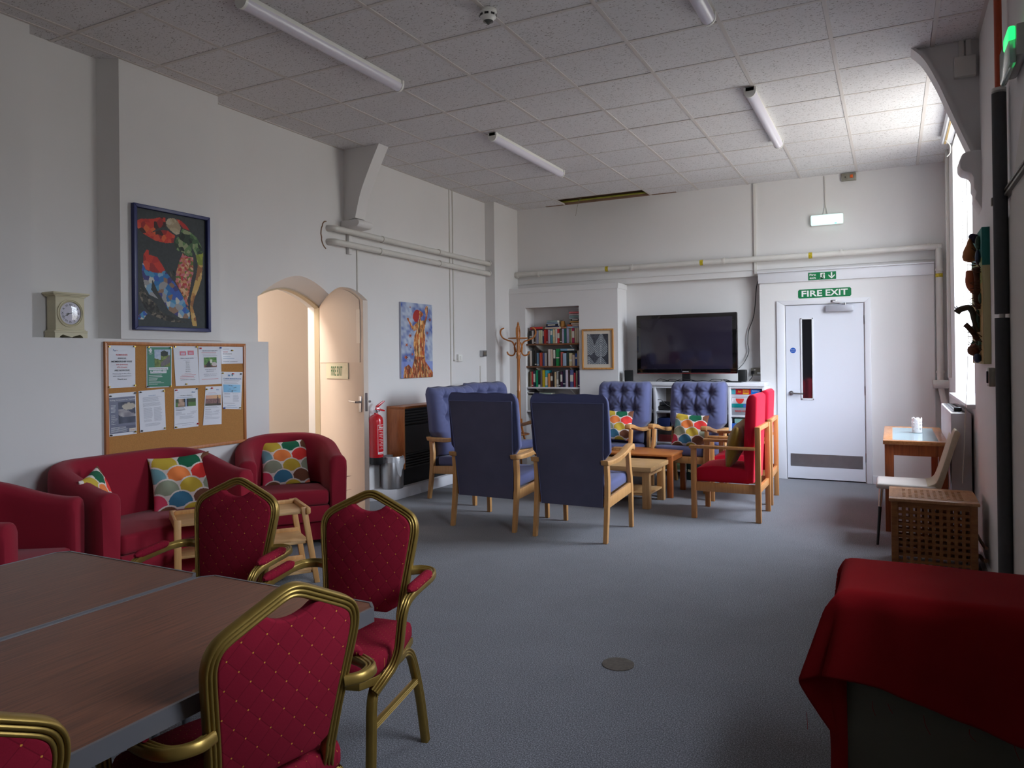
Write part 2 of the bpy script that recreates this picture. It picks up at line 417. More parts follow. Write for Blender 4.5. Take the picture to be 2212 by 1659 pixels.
# left wall: recess plane with the arched opening, low thick dado with a ledge, niche and pilasters
def arch(y0, y1, zs, za, n=8):
    c = (y0+y1)/2; hw = (y1-y0)/2; out = []
    for i in range(n+1):                       # four-centred pointed head
        t = i/n; out.append((y0+hw*t, zs+(za-zs)*(1-(1-t)**1.75)))
    for i in range(1, n+1):
        t = i/n; out.append((c+hw*t, zs+(za-zs)*(1-t**1.75)))
    return out
outer = arch(4.62, 5.64, 2.0, 2.225); inner = arch(4.655, 5.575, 1.975, 2.125)
def hole(a, y0, y1, top): return [(y0, 0)]+[(a[0][0], 0)]+a+[(a[-1][0], 0)]+[(y1, 0), (y1, top), (y0, top)]
mb = MB(); t = 3.9
fnx = lambda X: (lambda a, b, d: Vector((d, a, b)))
def face(mb_, pts, X): mb_._f([mb_.bm.faces.new([mb_.bm.verts.new((X, a, b)) for a, b in pts])])
# front skin of the recess plane, split so every face is simple
def skin(mb_, a, X, y0, y1, top):
    face(mb_, [(y0, 0), (a[0][0], 0), a[0], (a[0][0], top), (y0, top)], X)
    face(mb_, [(a[-1][0], 0), (y1, 0), (y1, top), (a[-1][0], top), a[-1]], X)
    for p, q in zip(a, a[1:]): face(mb_, [p, q, (q[0], top), (p[0], top)], X)
skin(mb, outer, XL, Y0, Y1, t)
A = [(4.62, 0)]+outer+[(5.64, 0)]; B = [(4.655, 0)]+inner+[(5.575, 0)]
for (p, q), (p2, q2) in zip(zip(A, A[1:]), zip(B, B[1:])):
    mb.quad((XL, *p), (XL, *q), (-4.97, *q2), (-4.97, *p2))
skin(mb, inner, -4.97, Y0, Y1, t)
C2 = [(4.60, 0)]+[(a, b) for a, b in inner]+[(5.575, 0)]
for p, q in zip(C2[1:], C2[2:]): mb.quad((-4.97, *p), (-4.97, *q), (-5.12, *q), (-5.12, *p))
skin(mb, inner, -5.12, Y0, Y1, t)
bmesh.ops.remove_doubles(mb.bm, verts=mb.bm.verts, dist=.0005)
struct('wall_left', mb, WALL)
# dado with ledge, near pier, pilasters
mb = MB(); mb.box(XL-.01, XP, 2.68, 4.60, 0, 1.612); struct('wall_left', mb, WALL)
mb = MB(); mb.box(XL-.01, XP, Y0, 2.68, 0, t); struct('wall_left', mb, WALL)
mb = MB(); mb.prism([(XL-.01, 3.19), (XP, 3.265), (XP, 4.10), (XL-.01, 4.10)], lambda a, b, d: Vector((a, b, d)), 1.61, t); struct('wall_left', mb, WALL)
mb = MB(); mb.box(XL-.01, XP, 8.60, Y1+.1, 0, t)
struct('wall_left', mb, WALL)
# passage beyond the opening
mb = MB(); mb.box(-6.5, -6.4, 3.2, 7.6, 0, 3.4); mb.box(-6.5, -5.1, 7.5, 7.6, 0, 3.4); mb.box(-6.5, -5.1, 3.1, 3.2, 0, 3.4); mb.box(-6.5, -5.1, 3.1, 7.6, 3.3, 3.4)
struct('wall_passage', mb, mat('cream_passage_paint', S(226,216,206), .7))
# back wall
mb = MB()
mb.box(-4.9, .9, 9.28, 9.6, 2.41, t); mb.box(-4.9, .9, 9.36, 9.6, 0, 2.42)
mb.box(.405, .9, 9.26, 9.36, 0, 2.42)
struct('wall_back', mb, WALL); mb = MB()
mb.box(-1.405, -1.115, 9.22, 9.37, 0, 2.43); mb.box(-.285, .405, 9.22, 9.37, 0, 2.43); mb.box(-1.115, -.285, 9.22, 9.37, 2.035, 2.43)
mb.box(-1.115, -.285, 9.34, 9.37, 0, 2.035)
struct('wall_back', mb, WALL); mb = MB()
# chimney breast with the book alcove
mb.box(-4.66, -4.415, 9.0, 9.37, 0, 2.33); mb.box(-3.635, -3.105, 9.0, 9.37, 0, 2.33); mb.box(-4.415, -3.635, 9.0, 9.37, 2.13, 2.33)
mb.box(-4.415, -3.635, 9.27, 9.37, 0, 2.13)
mb.prism([(8.992, 2.33), (9.37, 2.33), (9.37, 2.40), (9.015, 2.40)], lambda a, b, d: Vector((d, a, b)), -4.66, -3.097)
struct('wall_back', mb, WALL)
mb = MB(); mb.box(-1.418, .41, 9.195, 9.23, 2.305, 2.425, .004); mb.box(-1.425, .41, 9.17, 9.28, 2.425, 2.44, .003)
struct('trim_1', mb, GLOSSW)
mb = MB(); mb.box(-4.66, .53, 9.262, 9.285, 2.478, 2.484); mb.box(-3.1, -1.41, 9.277, 9.285, 2.405, 2.412)
struct('trim_2', mb, WALL)
# right wall with two window openings
mb = MB(); ys = [Y0]
def rwall(y0, y1, z0, z1): mb.box(XR, XR+.36, y0, y1, z0, z1)
cuts = sorted(WIN)
yy = Y0
for (a, b, z0, z1) in cuts:
    rwall(yy, a, 0, t); rwall(a, b, 0, z0); rwall(a, b, z1, t); yy = b
rwall(yy, 9.6, 0, t)
struct('wall_right', mb, WALL)
mb = MB(); mb.box(-5.0, .9, Y0-.2, Y0, 0, t); struct('wall_rear', mb, WALL)
# shallow arched blocking on the near right wall
pts = [(4.66, 0), (4.66, 1.9)]+[(4.66-1.5*math.sin(k/8*PI/2), 1.9+1.2*(1-(1-math.sin(k/8*PI/2))**1.0*(1))*1.0) for k in range(1, 9)]+[(3.16, 0)]
mb = MB(); mb.prism(pts, lambda a, b, d: Vector((d, a, b)), XR-.012, XR+.01); struct('trim_3', mb, mat('pier_paint', S(206,203,196), .8, var=.05, vscale=2))
# skirtings
mb = MB(); mb.box(-.213, .40, 9.198, 9.222, 0, .09, .004); struct('baseboard_back', mb, GLOSSW)
mb = MB(); mb.box(-1.40, -1.215, 9.198, 9.222, 0, .09, .004); struct('baseboard_back', mb, GLOSSW)
mb = MB(); mb.box(.512, .532, 4.7, 6.3, 0, .09, .004); struct('baseboard_right', mb, GLOSSW)
# heater plinth
mb = MB(); mb.prism([(-4.80, 6.08), (-4.57, 6.25), (-4.57, 8.6), (-4.80, 8.6)], lambda a, b, d: Vector((a, b, d)), 0, .115, .006)
struct('trim_4', mb, GLOSSW)
# suspended ceiling: tiles with shadow gaps between metal bars, one hole by the back wall
GX0, GY0, GP, GQ = -4.5230, 4.690, .5985, .6014
xs = [GX0+GP*k for k in range(-1, 10)]; xs = [max(XL-.02, x) for x in xs if x < XR]+[XR+.03]
ysl = [GY0+GQ*k for k in range(-14, 8)]+[Y1+.02]
mb = MB()
for i in range(len(xs)-1):
    for j in range(len(ysl)-1):
        x0, x1, y0, y1 = xs[i], xs[i+1], ysl[j], ysl[j+1]
        if j == len(ysl)-2 and -3.95 < x0 < -2.9: continue
        g = .013+.003*rnd(i, j, 1); h = .013+.005*rnd(i, j, 2)**2
        if x1-x0 < .06: continue
        mb.box(x0+.012, x1-g, y0+h, y1-.011, HC+.001+.003*rnd(i, j, 3), HC+.02)
struct('ceiling', mb, TILE)
mb = MB()
for x in xs[1:-1]:
    e = Y1 if not -3.5 < x < -3.1 else ysl[-2]
    mb.box(x-.013, x+.013, Y0, e, HC-.001, HC+.012)
for y in ysl[:-1]: mb.box(XL, XR, y-.012, y+.012, HC-.0005, HC+.010)
mb.box(XL, XR, Y1-.03, Y1, HC-.0008, HC+.01) if False else None
mb.box(XL, XL+.022, 4.1, 8.6, HC-.001, HC+.01); mb.box(XP, XP+.022, Y0, 4.1, HC-.001, HC+.01); mb.box(XR-.022, XR, Y0, Y1, HC-.001, HC+.01)
struct('trim_5', mb, mat('ceiling_bar_paint', S(204,198,194), .6))
mb = MB(); mb.box(-6.7, 1.2, Y0-.4, 9.8, 3.86, 3.95); struct('ceiling', mb, mat('roof_board', S(112,84,66), .9, var=.3, vscale=3))
mb = MB(); mb.tube([(-4.1, 9.20, HC+.03), (-2.5, 9.20, HC+.03)], .014, 12)
mb.done('void_pipe', [mat('olive_pipe', S(150,146,50), .6, var=.3, vscale=20)], label='olive green pipe inside the gap of the missing ceiling tile', cat='pipe')
mb = MB(); mb.box(-4.2, -2.4, 9.225, 9.275, HC+.0, HC+.30); struct('trim_11', mb, mat('joist_wood', S(136,104,84), .85, var=.25, vscale=6))
mb = MB(); mb.tube(bez([(-3.64, 9.12, HC+.06), (-3.66, 9.1, HC-.01), (-3.68, 9.09, HC-.1), (-3.70, 9.09, HC-.2)]), .0022, 6)
mb.tube(bez([(-3.60, 9.05, HC+.03), (-3.66, 9.12, HC+.0), (-3.7, 9.2, HC+.05)]), .003, 6)
mb.done('loose_cable', mat('grey_cable', S(120,112,90), .6), label='thin loose cable dangling from the gap of the missing ceiling tile', cat='cable')

# curved roof-truss brackets on both walls, with corbels
cur = bez([(-4.39, 0, 3.53), (-4.50, 0, 3.33), (-4.62, 0, 3.08), (-4.69, 0, 2.84)], 6)
P = [(-4.82, 2.82), (-4.82, 3.54)]+[(p.x, p.z) for p in cur]
mb = MB(); mb.prism(P, lambda a, b, d: Vector((a, d, b)), 5.75, 5.86)
P2 = [(p.x, p.z) for p in cur]
mb.prism(P2+[(a+.045, b) for a, b in P2[::-1]], lambda a, b, d: Vector((a, d, b)), 5.73, 5.88)
struct('trim_6', mb, WALL)
mb = MB(); mb.prism([(-4.82, 2.82), (-4.6, 2.82), (-4.575, 2.80), (-4.575, 2.775), (-4.60, 2.75), (-4.75, 2.735), (-4.82, 2.735)], lambda a, b, d: Vector((a, d, b)), 5.70, 5.93, .012)
mb.box(-4.80, -4.765, 5.78, 5.83, 2.5, 2.74, .005); struct('trim_7', mb, WALL)
cur = bez([(.155, 0, 3.53), (.235, 0, 3.435), (.315, 0, 3.264), (.39, 0, 3.06), (.45, 0, 2.9), (.50, 0, 2.77)], 6)
P2 = [(p.x, p.z) for p in cur]
mb = MB(); mb.prism([(.55, 2.77), (.55, 3.54)]+P2, lambda a, b, d: Vector((a, d, b)), 5.76, 5.86)
mb.prism(P2+[(a-.025, b) for a, b in P2[::-1]], lambda a, b, d: Vector((a, d, b)), 5.72, 5.90)
struct('trim_8', mb, WALL)
mb = MB(); mb.prism([(.55, 2.775), (.45, 2.775), (.425, 2.76), (.408, 2.72), (.41, 2.67), (.43, 2.645), (.47, 2.63), (.485, 2.60), (.485, 2.53), (.50, 2.50), (.49, 2.46), (.512, 2.42), (.53, 2.38), (.55, 2.38)], lambda a, b, d: Vector((a, d, b)), 5.70, 5.92, .01)
struct('trim_9', mb, WALL)

# windows in the right wall
def window(n, y0, y1, z0, z1, nm, trans):
    xf = XR+.25
    mb = MB()
    for a, b, c, d in ((y0, y1, z0, z0+.06), (y0, y1, z1-.06, z1), (y0, y0+.06, z0, z1), (y1-.06, y1, z0, z1), (y0, y1, trans-.03, trans+.03)): mb.box(xf, xf+.07, a, b, c, d, .006)
    for k in range(1, nm):
        yk = y0+(y1-y0)*k/nm; mb.box(xf+.01, xf+.06, yk-.03, yk+.03, z0, z1, .005)
    wd = mb.done('window_%d' % n, GLOSSW, kind='structure')
    mb = MB(); mb.box(xf+.03, xf+.036, y0+.02, y1-.02, z0+.02, z1-.02); g = mb.done('pane', GLASS, wd)
    mb = MB(); mb.box(XR-.055, xf+.02, y0-.03, y1+.04, z0-.028, z0+.004, .008); mb.done('sill', GLOSSW, wd)
    return wd
w1 = window(1, *WIN[0], 3, 2.75); window(2, *WIN[1], 4, 2.6)
# blind head rail along the top of the far window
t_ = thing('blind_headrail', 'white blind head rail along the window top under the ceiling', 'blind rail', (.47, 7.3, 3.44))
mb = MB(); mb.prism([(-.045, .025), (-.03, .0), (.055, .0), (.055, .075), (-.03, .075)], lambda a, b, d: Vector((a, d, b)), -.85, .85, .003); mb.done('cassette', GLOSSW, t_)
mb = MB(); mb.box(-.012, .004, -.80, .84, -.006, .0005); mb.done('rail_slot', mat('ochre_tape', S(150,126,80), .6), t_)
mb = MB(); mb.tube(bez([(-.01, .7, 0), (.03, .72, -.05), (.035, .80, -.10), (.01, .82, -.13)], 5), .005, 6); mb.done('cord_guide', PIPEW, t_)
mb = MB(); mb.tube(bez([(.515, 6.5, 3.3), (.51, 6.5, 2.4), (.50, 6.45, 1.5), (.47, 6.38, .95), (.44, 6.30, .5)], 6), .003, 6)
mb.tube(bez([(.52, 6.6, 3.3), (.512, 6.55, 2.0), (.5, 6.46, 1.4), (.46, 6.36, .9)], 6), .002, 6)
mb.done('pull_cord', mat('white_cord', S(210,206,196), .6), label='pair of thin white window pull cords hanging past the white chair', cat='cord')
# chain hanging in the far reveal
mb = MB()
for k in range(46): mb.sphere((.60, 8.12, 3.0-.032*k), .006, 6)
mb.done('bead_chain', STEEL, label='metal bead chain hanging in the far side of the window recess', cat='chain')

# arched passage door: frame is structure, the open leaf belongs to it
mb = MB()
Bc = [(4.655, 0)]+inner+[(5.575, 0)]
for (p, q) in zip(Bc, Bc[1:]):
    cx, cz = 5.115, 1.0
    sh = lambda a: (a[0]+(cx-a[0])*.02, a[1]-(.015 if a[1] > 1 else 0))
    p2, q2 = sh(p), sh(q)
    for X0_, X1_ in ((-4.968, -5.03),):
        mb.quad((X0_, *p), (X0_, *q), (X0_, *q2), (X0_, *p2)); mb.quad((X0_, *p2), (X0_, *q2), (X1_, *q2), (X1_, *p2))
dfr = mb.done('door_1', mat('cream_frame_paint', S(190,174,146), .5), kind='structure')
hx, hy, ex, ey = -4.962, 5.565, -4.135, 5.195
leafm = Matrix(((ex-hx, -(ey-hy), 0, hx), (ey-hy, (ex-hx), 0, hy), (0, 0, 1, 0), (0, 0, 0, 1)))
L_ = math.hypot(ex-hx, ey-hy)
DX = Vector((ex-hx, ey-hy, 0))/L_; DN = Vector((DX.y, -DX.x, 0))       # DN points to the camera side of the leaf
DF = lambda a, b, d=0: Vector((hx, hy, 0))+DX*a+DN*d+Vector((0, 0, b))
lp = [(0, .01)]+arch(0, L_, 1.975, 2.128)+[(L_, .01)]
mb = MB(); mb.prism(lp, DF, -.045, 0)
leaf = mb.done('door_leaf', mat('cream_door_paint', S(222,206,192), .5, var=.03), dfr)
mb = MB()
up = [(.02, 1.43)]+[(a*.97+.015, b-.02) for a, b in arch(0, L_, 1.975, 2.128)][:-1]+[(L_-.06, 1.93), (L_-.06, 1.43)]
mb.prism(up, DF, .0, .006); mb.done('upper_panel', mat('cream_door_panel', S(224,210,198), .5), leaf)
mb = MB(); mb.prism([(.16, 1.28), (.62, 1.28), (.62, 1.425), (.16, 1.425)], DF, .0, .010)
sg = mb.done('sign_plate', mat('cream_sign', S(214,210,184), .35), leaf)
mb = MB(); put_text(mb, 'FIRE', DF, .325, 1.308, .088, .105, .0115, .001); put_text(mb, 'EXIT', DF, .455, 1.308, .088, .105, .0115, .001); mb.done('sign_lettering', mat('sign_green', S(34,110,58), .5), sg)
mb = MB(); mb.prism([(L_-.115, 1.60), (L_-.05, 1.60), (L_-.05, 1.90), (L_-.115, 1.90)], DF, 0, .008); mb.done('push_plate', mat('cream_door_plate', S(236,226,216), .4), leaf)
mb = MB()
for sgn in (1, -1):
    o0 = .0 if sgn > 0 else -.045
    mb.prism([(L_-.085, .99), (L_-.04, .99), (L_-.04, 1.13), (L_-.085, 1.13)], DF, o0, o0+.008*sgn, .002)
    mb.cyl(DF(L_-.06, 1.08, o0), DF(L_-.06, 1.08, o0+.05*sgn), .010); mb.cyl(DF(L_-.06, 1.08, o0+.048*sgn), DF(L_-.18, 1.085, o0+.052*sgn), .009)
mb.done('door_handle', CHROME, leaf)
mb = MB(); mb.prism([(L_, 1.0), (L_+.002, 1.0), (L_+.002, 1.16), (L_, 1.16)], DF, -.034, -.012); mb.done('latch_plate', CHROME, leaf)

# fire exit door in the back wall
mb = MB(); y = 9.22
A_ = (-1.213, -.215, 2.09); B_ = (-1.125, -.275, 2.035)
for p in ([(A_[0], 0), (B_[0], 0), (B_[0], B_[2]), (A_[0], A_[2])], [(A_[1], 0), (A_[1], A_[2]), (B_[1], B_[2]), (B_[1], 0)], [(A_[0], A_[2]), (B_[0], B_[2]), (B_[1], B_[2]), (A_[1], A_[2])]):
    mb.prism(p, BW(y), -.01, .02, .004)
d2 = mb.done('door_2', GLOSSW, kind='structure')
mb = MB()
mb.prism([(-1.12, .015), (-.94, .015), (-.94, 2.03), (-1.12, 2.03)], BW(y), -.04, 0); mb.prism([(-.825, .015), (-.282, .015), (-.282, 2.03), (-.825, 2.03)], BW(y), -.04, 0)
mb.prism([(-.94, .015), (-.825, .015), (-.825, .945), (-.94, .945)], BW(y), -.04, 0); mb.prism([(-.94, 1.865), (-.825, 1.865), (-.825, 2.03), (-.94, 2.03)], BW(y), -.04, 0)
lf = mb.done('door_leaf', mat('white_door_paint', S(214,216,224), .4), d2)
mb = MB()
for p in ((-.952, -.935, .93, 1.88), (-.830, -.813, .93, 1.88), (-.952, -.813, .93, .947), (-.952, -.813, 1.863, 1.88)): mb.box(p[0], p[1], y-.012, y-.001, p[2], p[3], .003)
bd = mb.done('glazing_bead', GLOSSW, lf)
mb = MB(); mb.box(-.94, -.825, y+.006, y+.010, .945, 1.865); mb.done('vision_panel', mat('dark_glazing', S(24,24,28), .06, spec=.8), bd)
mb = MB(); mb.prism([(-1.078, .155), (-.312, .155), (-.312, .30), (-1.078, .30)], BW(y), 0, .002); mb.done('kick_plate', STEEL, lf)
mb = MB(); mb.lathe([(.026, 0), (.026, .010), (.012, .012), (.009, .05)], (-1.062, y, 1.005), 20, 'y'); mb.cyl((-1.062, y-.048, 1.005), (-.93, y-.048, 1.0), .0095); mb.done('door_handle', STEEL, lf)
mb = MB()
for z in (1.84, 1.04, .285): mb.box(-.286, -.268, y-.006, y+.001, z-.05, z+.05, .002)
mb.done('hinge', STEEL, lf)
mb = MB(); mb.box(-.676, -.388, y-.055, y, 1.942, 2.012, .006); cl = mb.done('door_closer', mat('silver_paint', S(172,172,180), .4, .3), lf)
mb = MB(); mb.cyl((-.47, y-.03, 2.02), (-.60, y-.10, 2.055), .007); mb.cyl((-.60, y-.10, 2.055), (-.585, y-.02, 2.06), .007); mb.box(-.62, -.565, y-.03, y-.0, 2.045, 2.075, .004); mb.cyl((-.47, y-.03, 2.0), (-.47, y-.03, 2.035), .012); mb.done('closer_arm', CHROME, cl)
mb = MB(); mb.lathe([(.032, 0), (.032, .002)], (-1.037, y, 1.505), 28, 'y')
ds = mb.done('door_sticker', mat('safety_blue', S(28,84,172), .4), lf)
mb = MB(); put_text(mb, 'Fire door', BW(y), -1.037, 1.511, .008, None, .003, .01); put_text(mb, 'keep shut', BW(y), -1.037, 1.494, .008, None, .003, .01); mb.done('sticker_lettering', WHITEP, ds)
# the signs above it
GREEN = mat('safety_green', S(0,112,62), .45)
F = BW(9.22)
mb = MB(); c = .014
mb.prism([(-.972+c, 2.108), (-.408-c, 2.112), (-.408, 2.112+c), (-.408, 2.213-c), (-.408-c, 2.213), (-.972+c, 2.211), (-.972, 2.211-c), (-.972, 2.108+c)], F, .0005, .003)
s1 = mb.done('fire_exit_sign', GREEN, label='large green FIRE EXIT sign stuck directly above the white door', cat='sign')
mb = MB(); put_text(mb, 'FIRE', F, -.823, 2.128, .068, .222, .0045, .022); put_text(mb, 'EXIT', F, -.560, 2.130, .068, .232, .0045, .022); mb.done('sign_lettering', WHITEP, s1)
F = BW(9.195)
mb = MB(); mb.prism([(-.857, 2.312), (-.562, 2.314), (-.562, 2.401), (-.857, 2.400)], F, .0005, .003)
s2 = mb.done('exit_direction_sign', GREEN, label='small green Fire exit sign with running figure and down arrow', cat='sign')
mb = MB(); put_text(mb, 'Fire', F, -.843, 2.362, .024, .068, .0045, .02, 'L'); put_text(mb, 'exit', F, -.843, 2.328, .024, .068, .0045, .02, 'L'); mb.done('sign_lettering', WHITEP, s2)
mb = MB(); flat(mb, F, -.728, -.680, 2.325, 2.39, .0045)
poly(mb, F, [(-.735, 2.325), (-.70, 2.325), (-.70, 2.338), (-.728, 2.336)], .0045); mb.done('doorway_pictogram', WHITEP, s2)
mb = MB(); a = [(-.715, 2.366), (-.706, 2.374), (-.693, 2.370), (-.686, 2.358), (-.682, 2.360), (-.690, 2.376), (-.700, 2.380), (-.694, 2.352), (-.686, 2.34), (-.690, 2.326), (-.684, 2.326), (-.680, 2.343), (-.688, 2.352)]
def limb(mb, pts, w, d):
    for p, q in zip(pts, pts[1:]):
        v = Vector((q[0]-p[0], q[1]-p[1])).normalized()*w/2; n = Vector((-v.y, v.x))
        poly(mb, F, [(p[0]+n.x-v.x, p[1]+n.y-v.y), (p[0]-n.x-v.x, p[1]-n.y-v.y), (q[0]-n.x+v.x, q[1]-n.y+v.y), (q[0]+n.x+v.x, q[1]+n.y+v.y)], d)
limb(mb, [(-.701, 2.371), (-.706, 2.350)], .010, .006); limb(mb, [(-.701, 2.371), (-.715, 2.368), (-.720, 2.358)], .0045, .006); limb(mb, [(-.699, 2.371), (-.690, 2.362), (-.683, 2.366)], .0045, .006)
limb(mb, [(-.705, 2.351), (-.696, 2.341), (-.693, 2.328)], .0055, .006); limb(mb, [(-.707, 2.351), (-.714, 2.339), (-.727, 2.337)], .0055, .006)
poly(mb, F, [(-.698+.0048*math.cos(k*PI/6), 2.381+.0048*math.sin(k*PI/6)) for k in range(12)], .006)
mb.done('running_figure', GREEN, s2)
mb = MB(); poly(mb, F, [(-.616, 2.392), (-.602, 2.392), (-.602, 2.352), (-.602, 2.346), (-.616, 2.346)], .0045)
poly(mb, F, [(-.609, 2.320), (-.576, 2.352), (-.576, 2.368), (-.604, 2.342), (-.614, 2.342), (-.642, 2.368), (-.642, 2.352)], .0045); mb.done('down_arrow', WHITEP, s2)

# pipes on the walls
def pipe(name, path, r_, clips, label, m_=PIPEW, tape=None, nrm=None):
    mb = MB(); mb.tube(path, r_, 14); p = mb.done(name, m_, label=label, cat='pipe')
    for c_, ax in clips:
        mb = MB(); c_ = Vector(c_); a = Vector(ax)
        mb.cyl(c_-a*.012, c_+a*.012, r_+.007, n=16)
        mb.done('pipe_clip', m_, p)
    for c_, ax in (tape or []):
        mb = MB(); c_ = Vector(c_); a = Vector(ax); mb.cyl(c_-a*.02, c_+a*.02, r_+.0015, n=16, caps=False); mb.done('hazard_tape', mat('yellow_tape', S(214,190,40), .5, var=.6, vscale=60), p)
    return p
XA = (1, 0, 0); YA = (0, 1, 0); ZA = (0, 0, 1)
pipe('heating_pipe', bez([(XL-.05, 5.50, 2.716), (-4.75, 5.53, 2.716), (-4.735, 5.62, 2.714), (-4.735, 6.0, 2.713), (-4.735, 8.585, 2.702)], 6), .030, [((-4.735, y_, 2.71), YA) for y_ in (6.28, 7.36, 8.575)], 'upper of two white pipes running along the left wall')
pipe('heating_pipe', bez([(XL-.05, 5.50, 2.587), (-4.75, 5.53, 2.587), (-4.735, 5.62, 2.586), (-4.735, 6.0, 2.585), (-4.735, 8.585, 2.573)], 6), .030, [((-4.735, y_, 2.58), YA) for y_ in (6.24, 7.38, 8.575)], 'lower of two white pipes running along the left wall')
pipe('heating_pipe', bez([(-4.66, 9.20, 2.612), (-4.0, 9.20, 2.611), (-1.0, 9.2, 2.600), (.36, 9.2, 2.602), (.435, 9.2, 2.600), (.452, 9.2, 2.58), (.455, 9.2, 2.50), (.455, 9.2, 1.10)], 6), .034,
     [((x_, 9.2, 2.606), XA) for x_ in (-4.62, -4.30, -2.97, -1.81, -.5, .36)]+[((.455, 9.2, z_), ZA) for z_ in (2.35, 1.25)], 'long white pipe across the back wall turning down beside the door',
     tape=[((-3.31, 9.2, 2.608), XA), ((-2.08, 9.2, 2.604), XA), ((-.83, 9.2, 2.60), XA), ((.455, 9.2, 2.29), ZA)])
mb = MB(); mb.cyl((.38, 9.15, 1.12), (.54, 9.15, 1.12), .045); mb.cyl((.455, 9.2, 1.1), (.49, 9.15, .9), .03); mb.cyl((.49, 9.15, 0), (.49, 9.15, .9), .028)
mb.done('pipe_lagging', PIPEW, label='stubby white lagged pipe joint low in the corner by the window', cat='pipe')
mb = MB(); mb.box(.50, .53, 8.72, 8.80, 1.2, HC, .004); mb.done('cable_trunking', PIPEW, label='tall white trunking strip between back corner and window recess', cat='trunking')
def conduit(name, pts, label, w=.007):
    mb = MB()
    for p, q in zip(pts, pts[1:]): mb.box(min(p[0], q[0])-w, max(p[0], q[0])+w, min(p[1], q[1])-w, max(p[1], q[1])+w, min(p[2], q[2])-w*(p[2] == q[2]), max(p[2], q[2])+w*(p[2] == q[2]))
    return mb.done(name, PIPEW, label=label, cat='cable conduit')
conduit('cable_conduit', [(XL+.006, 7.70, 1.0), (XL+.006, 7.70, HC)], 'long thin white conduit down the left wall, the nearer of the pair')
conduit('cable_conduit', [(XL+.006, 7.775, HC), (XL+.006, 7.775, 1.43), (XL+.006, 7.84, 1.43)], 'thin white conduit ending at the small white switch on the left wall')
conduit('cable_conduit', [(XL+.006, 5.94, 1.9), (XL+.006, 5.94, 2.56)], 'short white conduit between the lower wall pipe and the open door')
conduit('cable_conduit', [(-1.455, 9.272, 2.42), (-1.455, 9.272, HC)], 'white conduit rising from the television recess to the ceiling', .014)
conduit('cable_conduit', [(XL+.006, 8.42, .9), (XL+.006, 8.42, 1.36)], 'thin white conduit under the metal wall switch')
mb = MB(); mb.box(XL, XL+.032, 7.84, 7.94, 1.42, 1.51, .004); o_ = mb.done('wall_switch', WHITEP, label='white plastic switch box on the left wall below the conduits', cat='switch')
mb = MB(); mb.box(XL+.032, XL+.040, 7.87, 7.91, 1.44, 1.49, .003); mb.done('rocker', WHITEP, o_)
mb = MB(); mb.box(XL, XL+.05, 8.42, 8.53, 1.48, 1.56, .004); o_ = mb.done('metal_switch', STEEL, label='brushed metal switch box on the left wall near the corner pier', cat='switch')
mb = MB(); mb.box(XL+.05, XL+.056, 8.44, 8.50, 1.495, 1.545, .002); mb.done('rocker', mat('grey_plastic', S(110,104,92), .5), o_)
# torn plaster ring where the two pipes enter the wall
mb = MB(); mb.tube([(XL+.002, 5.48+.09*math.cos(a_)*.75+.01*rnd(k_), 2.65+.13*math.sin(a_)) for k_, a_ in [(k, PI/2+PI*k/14) for k in range(15)]], .006, 6)
struct('trim_10', mb, mat('torn_plaster', S(128,98,76), .9))

# ------------------------------------------------------------------ ceiling fittings
def batten(x, y0, y1, label):
    t_ = thing('strip_light', label, 'ceiling light', (x, y0, HC)); L = y1-y0
    mb = MB(); mb.box(-.035, .035, .0, L, -.035, 0, .004); mb.done('housing', WHITEP, t_)
    mb = MB(); pr = [(.042*math.cos(a), -.032-.046*math.sin(a)) for a in [PI*k/12 for k in range(13)]]
    mb.sweep([(0, .015, 0), (0, L-.015, 0)], [(a, b) for a, b in pr], nrm=(0, 0, 1)); mb.done('diffuser', mat('lamp_diffuser', S(214,210,222), .3), t_)
    for yy_ in (0, L-.018):
        mb = MB(); pr2 = [(.046*math.cos(a), -.030-.052*math.sin(a)) for a in [PI*k/12 for k in range(13)]]+[(-.046, -.004), (.046, -.004)]
        mb.prism(pr2, lambda a, b, d: Vector((a, d, b)), yy_, yy_+.018); mb.done('end_cap', WHITEP, t_)
batten(-3.245, 3.02, 4.53, 'long white strip light at left, nearest of the left pair')
batten(-3.235, 5.95, 7.54, 'white strip light on the ceiling before the missing tile')
batten(-.955, 5.92, 7.54, 'white strip light on the ceiling at right, towards the emergency lamp')
batten(-.965, 3.0, 4.53, 'white strip light cut by the top edge of the photo, right of the smoke detector')
t_ = thing('smoke_detector', 'round white smoke detector with clear cone on the ceiling', 'smoke detector', (-2.115, 3.86, HC))
mb = MB(); mb.lathe([(.050, 0), (.052, -.015), (.048, -.018), (.050, -.022), (.048, -.045), (.034, -.055), (.030, -.066)], n=32); mb.done('housing', WHITEP, t_)
mb = MB()
for k in range(8):
    a = 2*PI*k/8+.3; mb.box(-.012, .012, .044, .0505, -.041, -.029, 0, Matrix.Rotation(a, 4, 'Z'))
mb.done('vent_slot', BLACKP, t_)
mb = MB(); mb.lathe([(.030, -.064), (.030, -.070), (.018, -.076), (.002, -.088)], n=24); mb.done('sensor_cone', mat('smoky_lens', S(120,124,120), .1, trans=.5), t_)
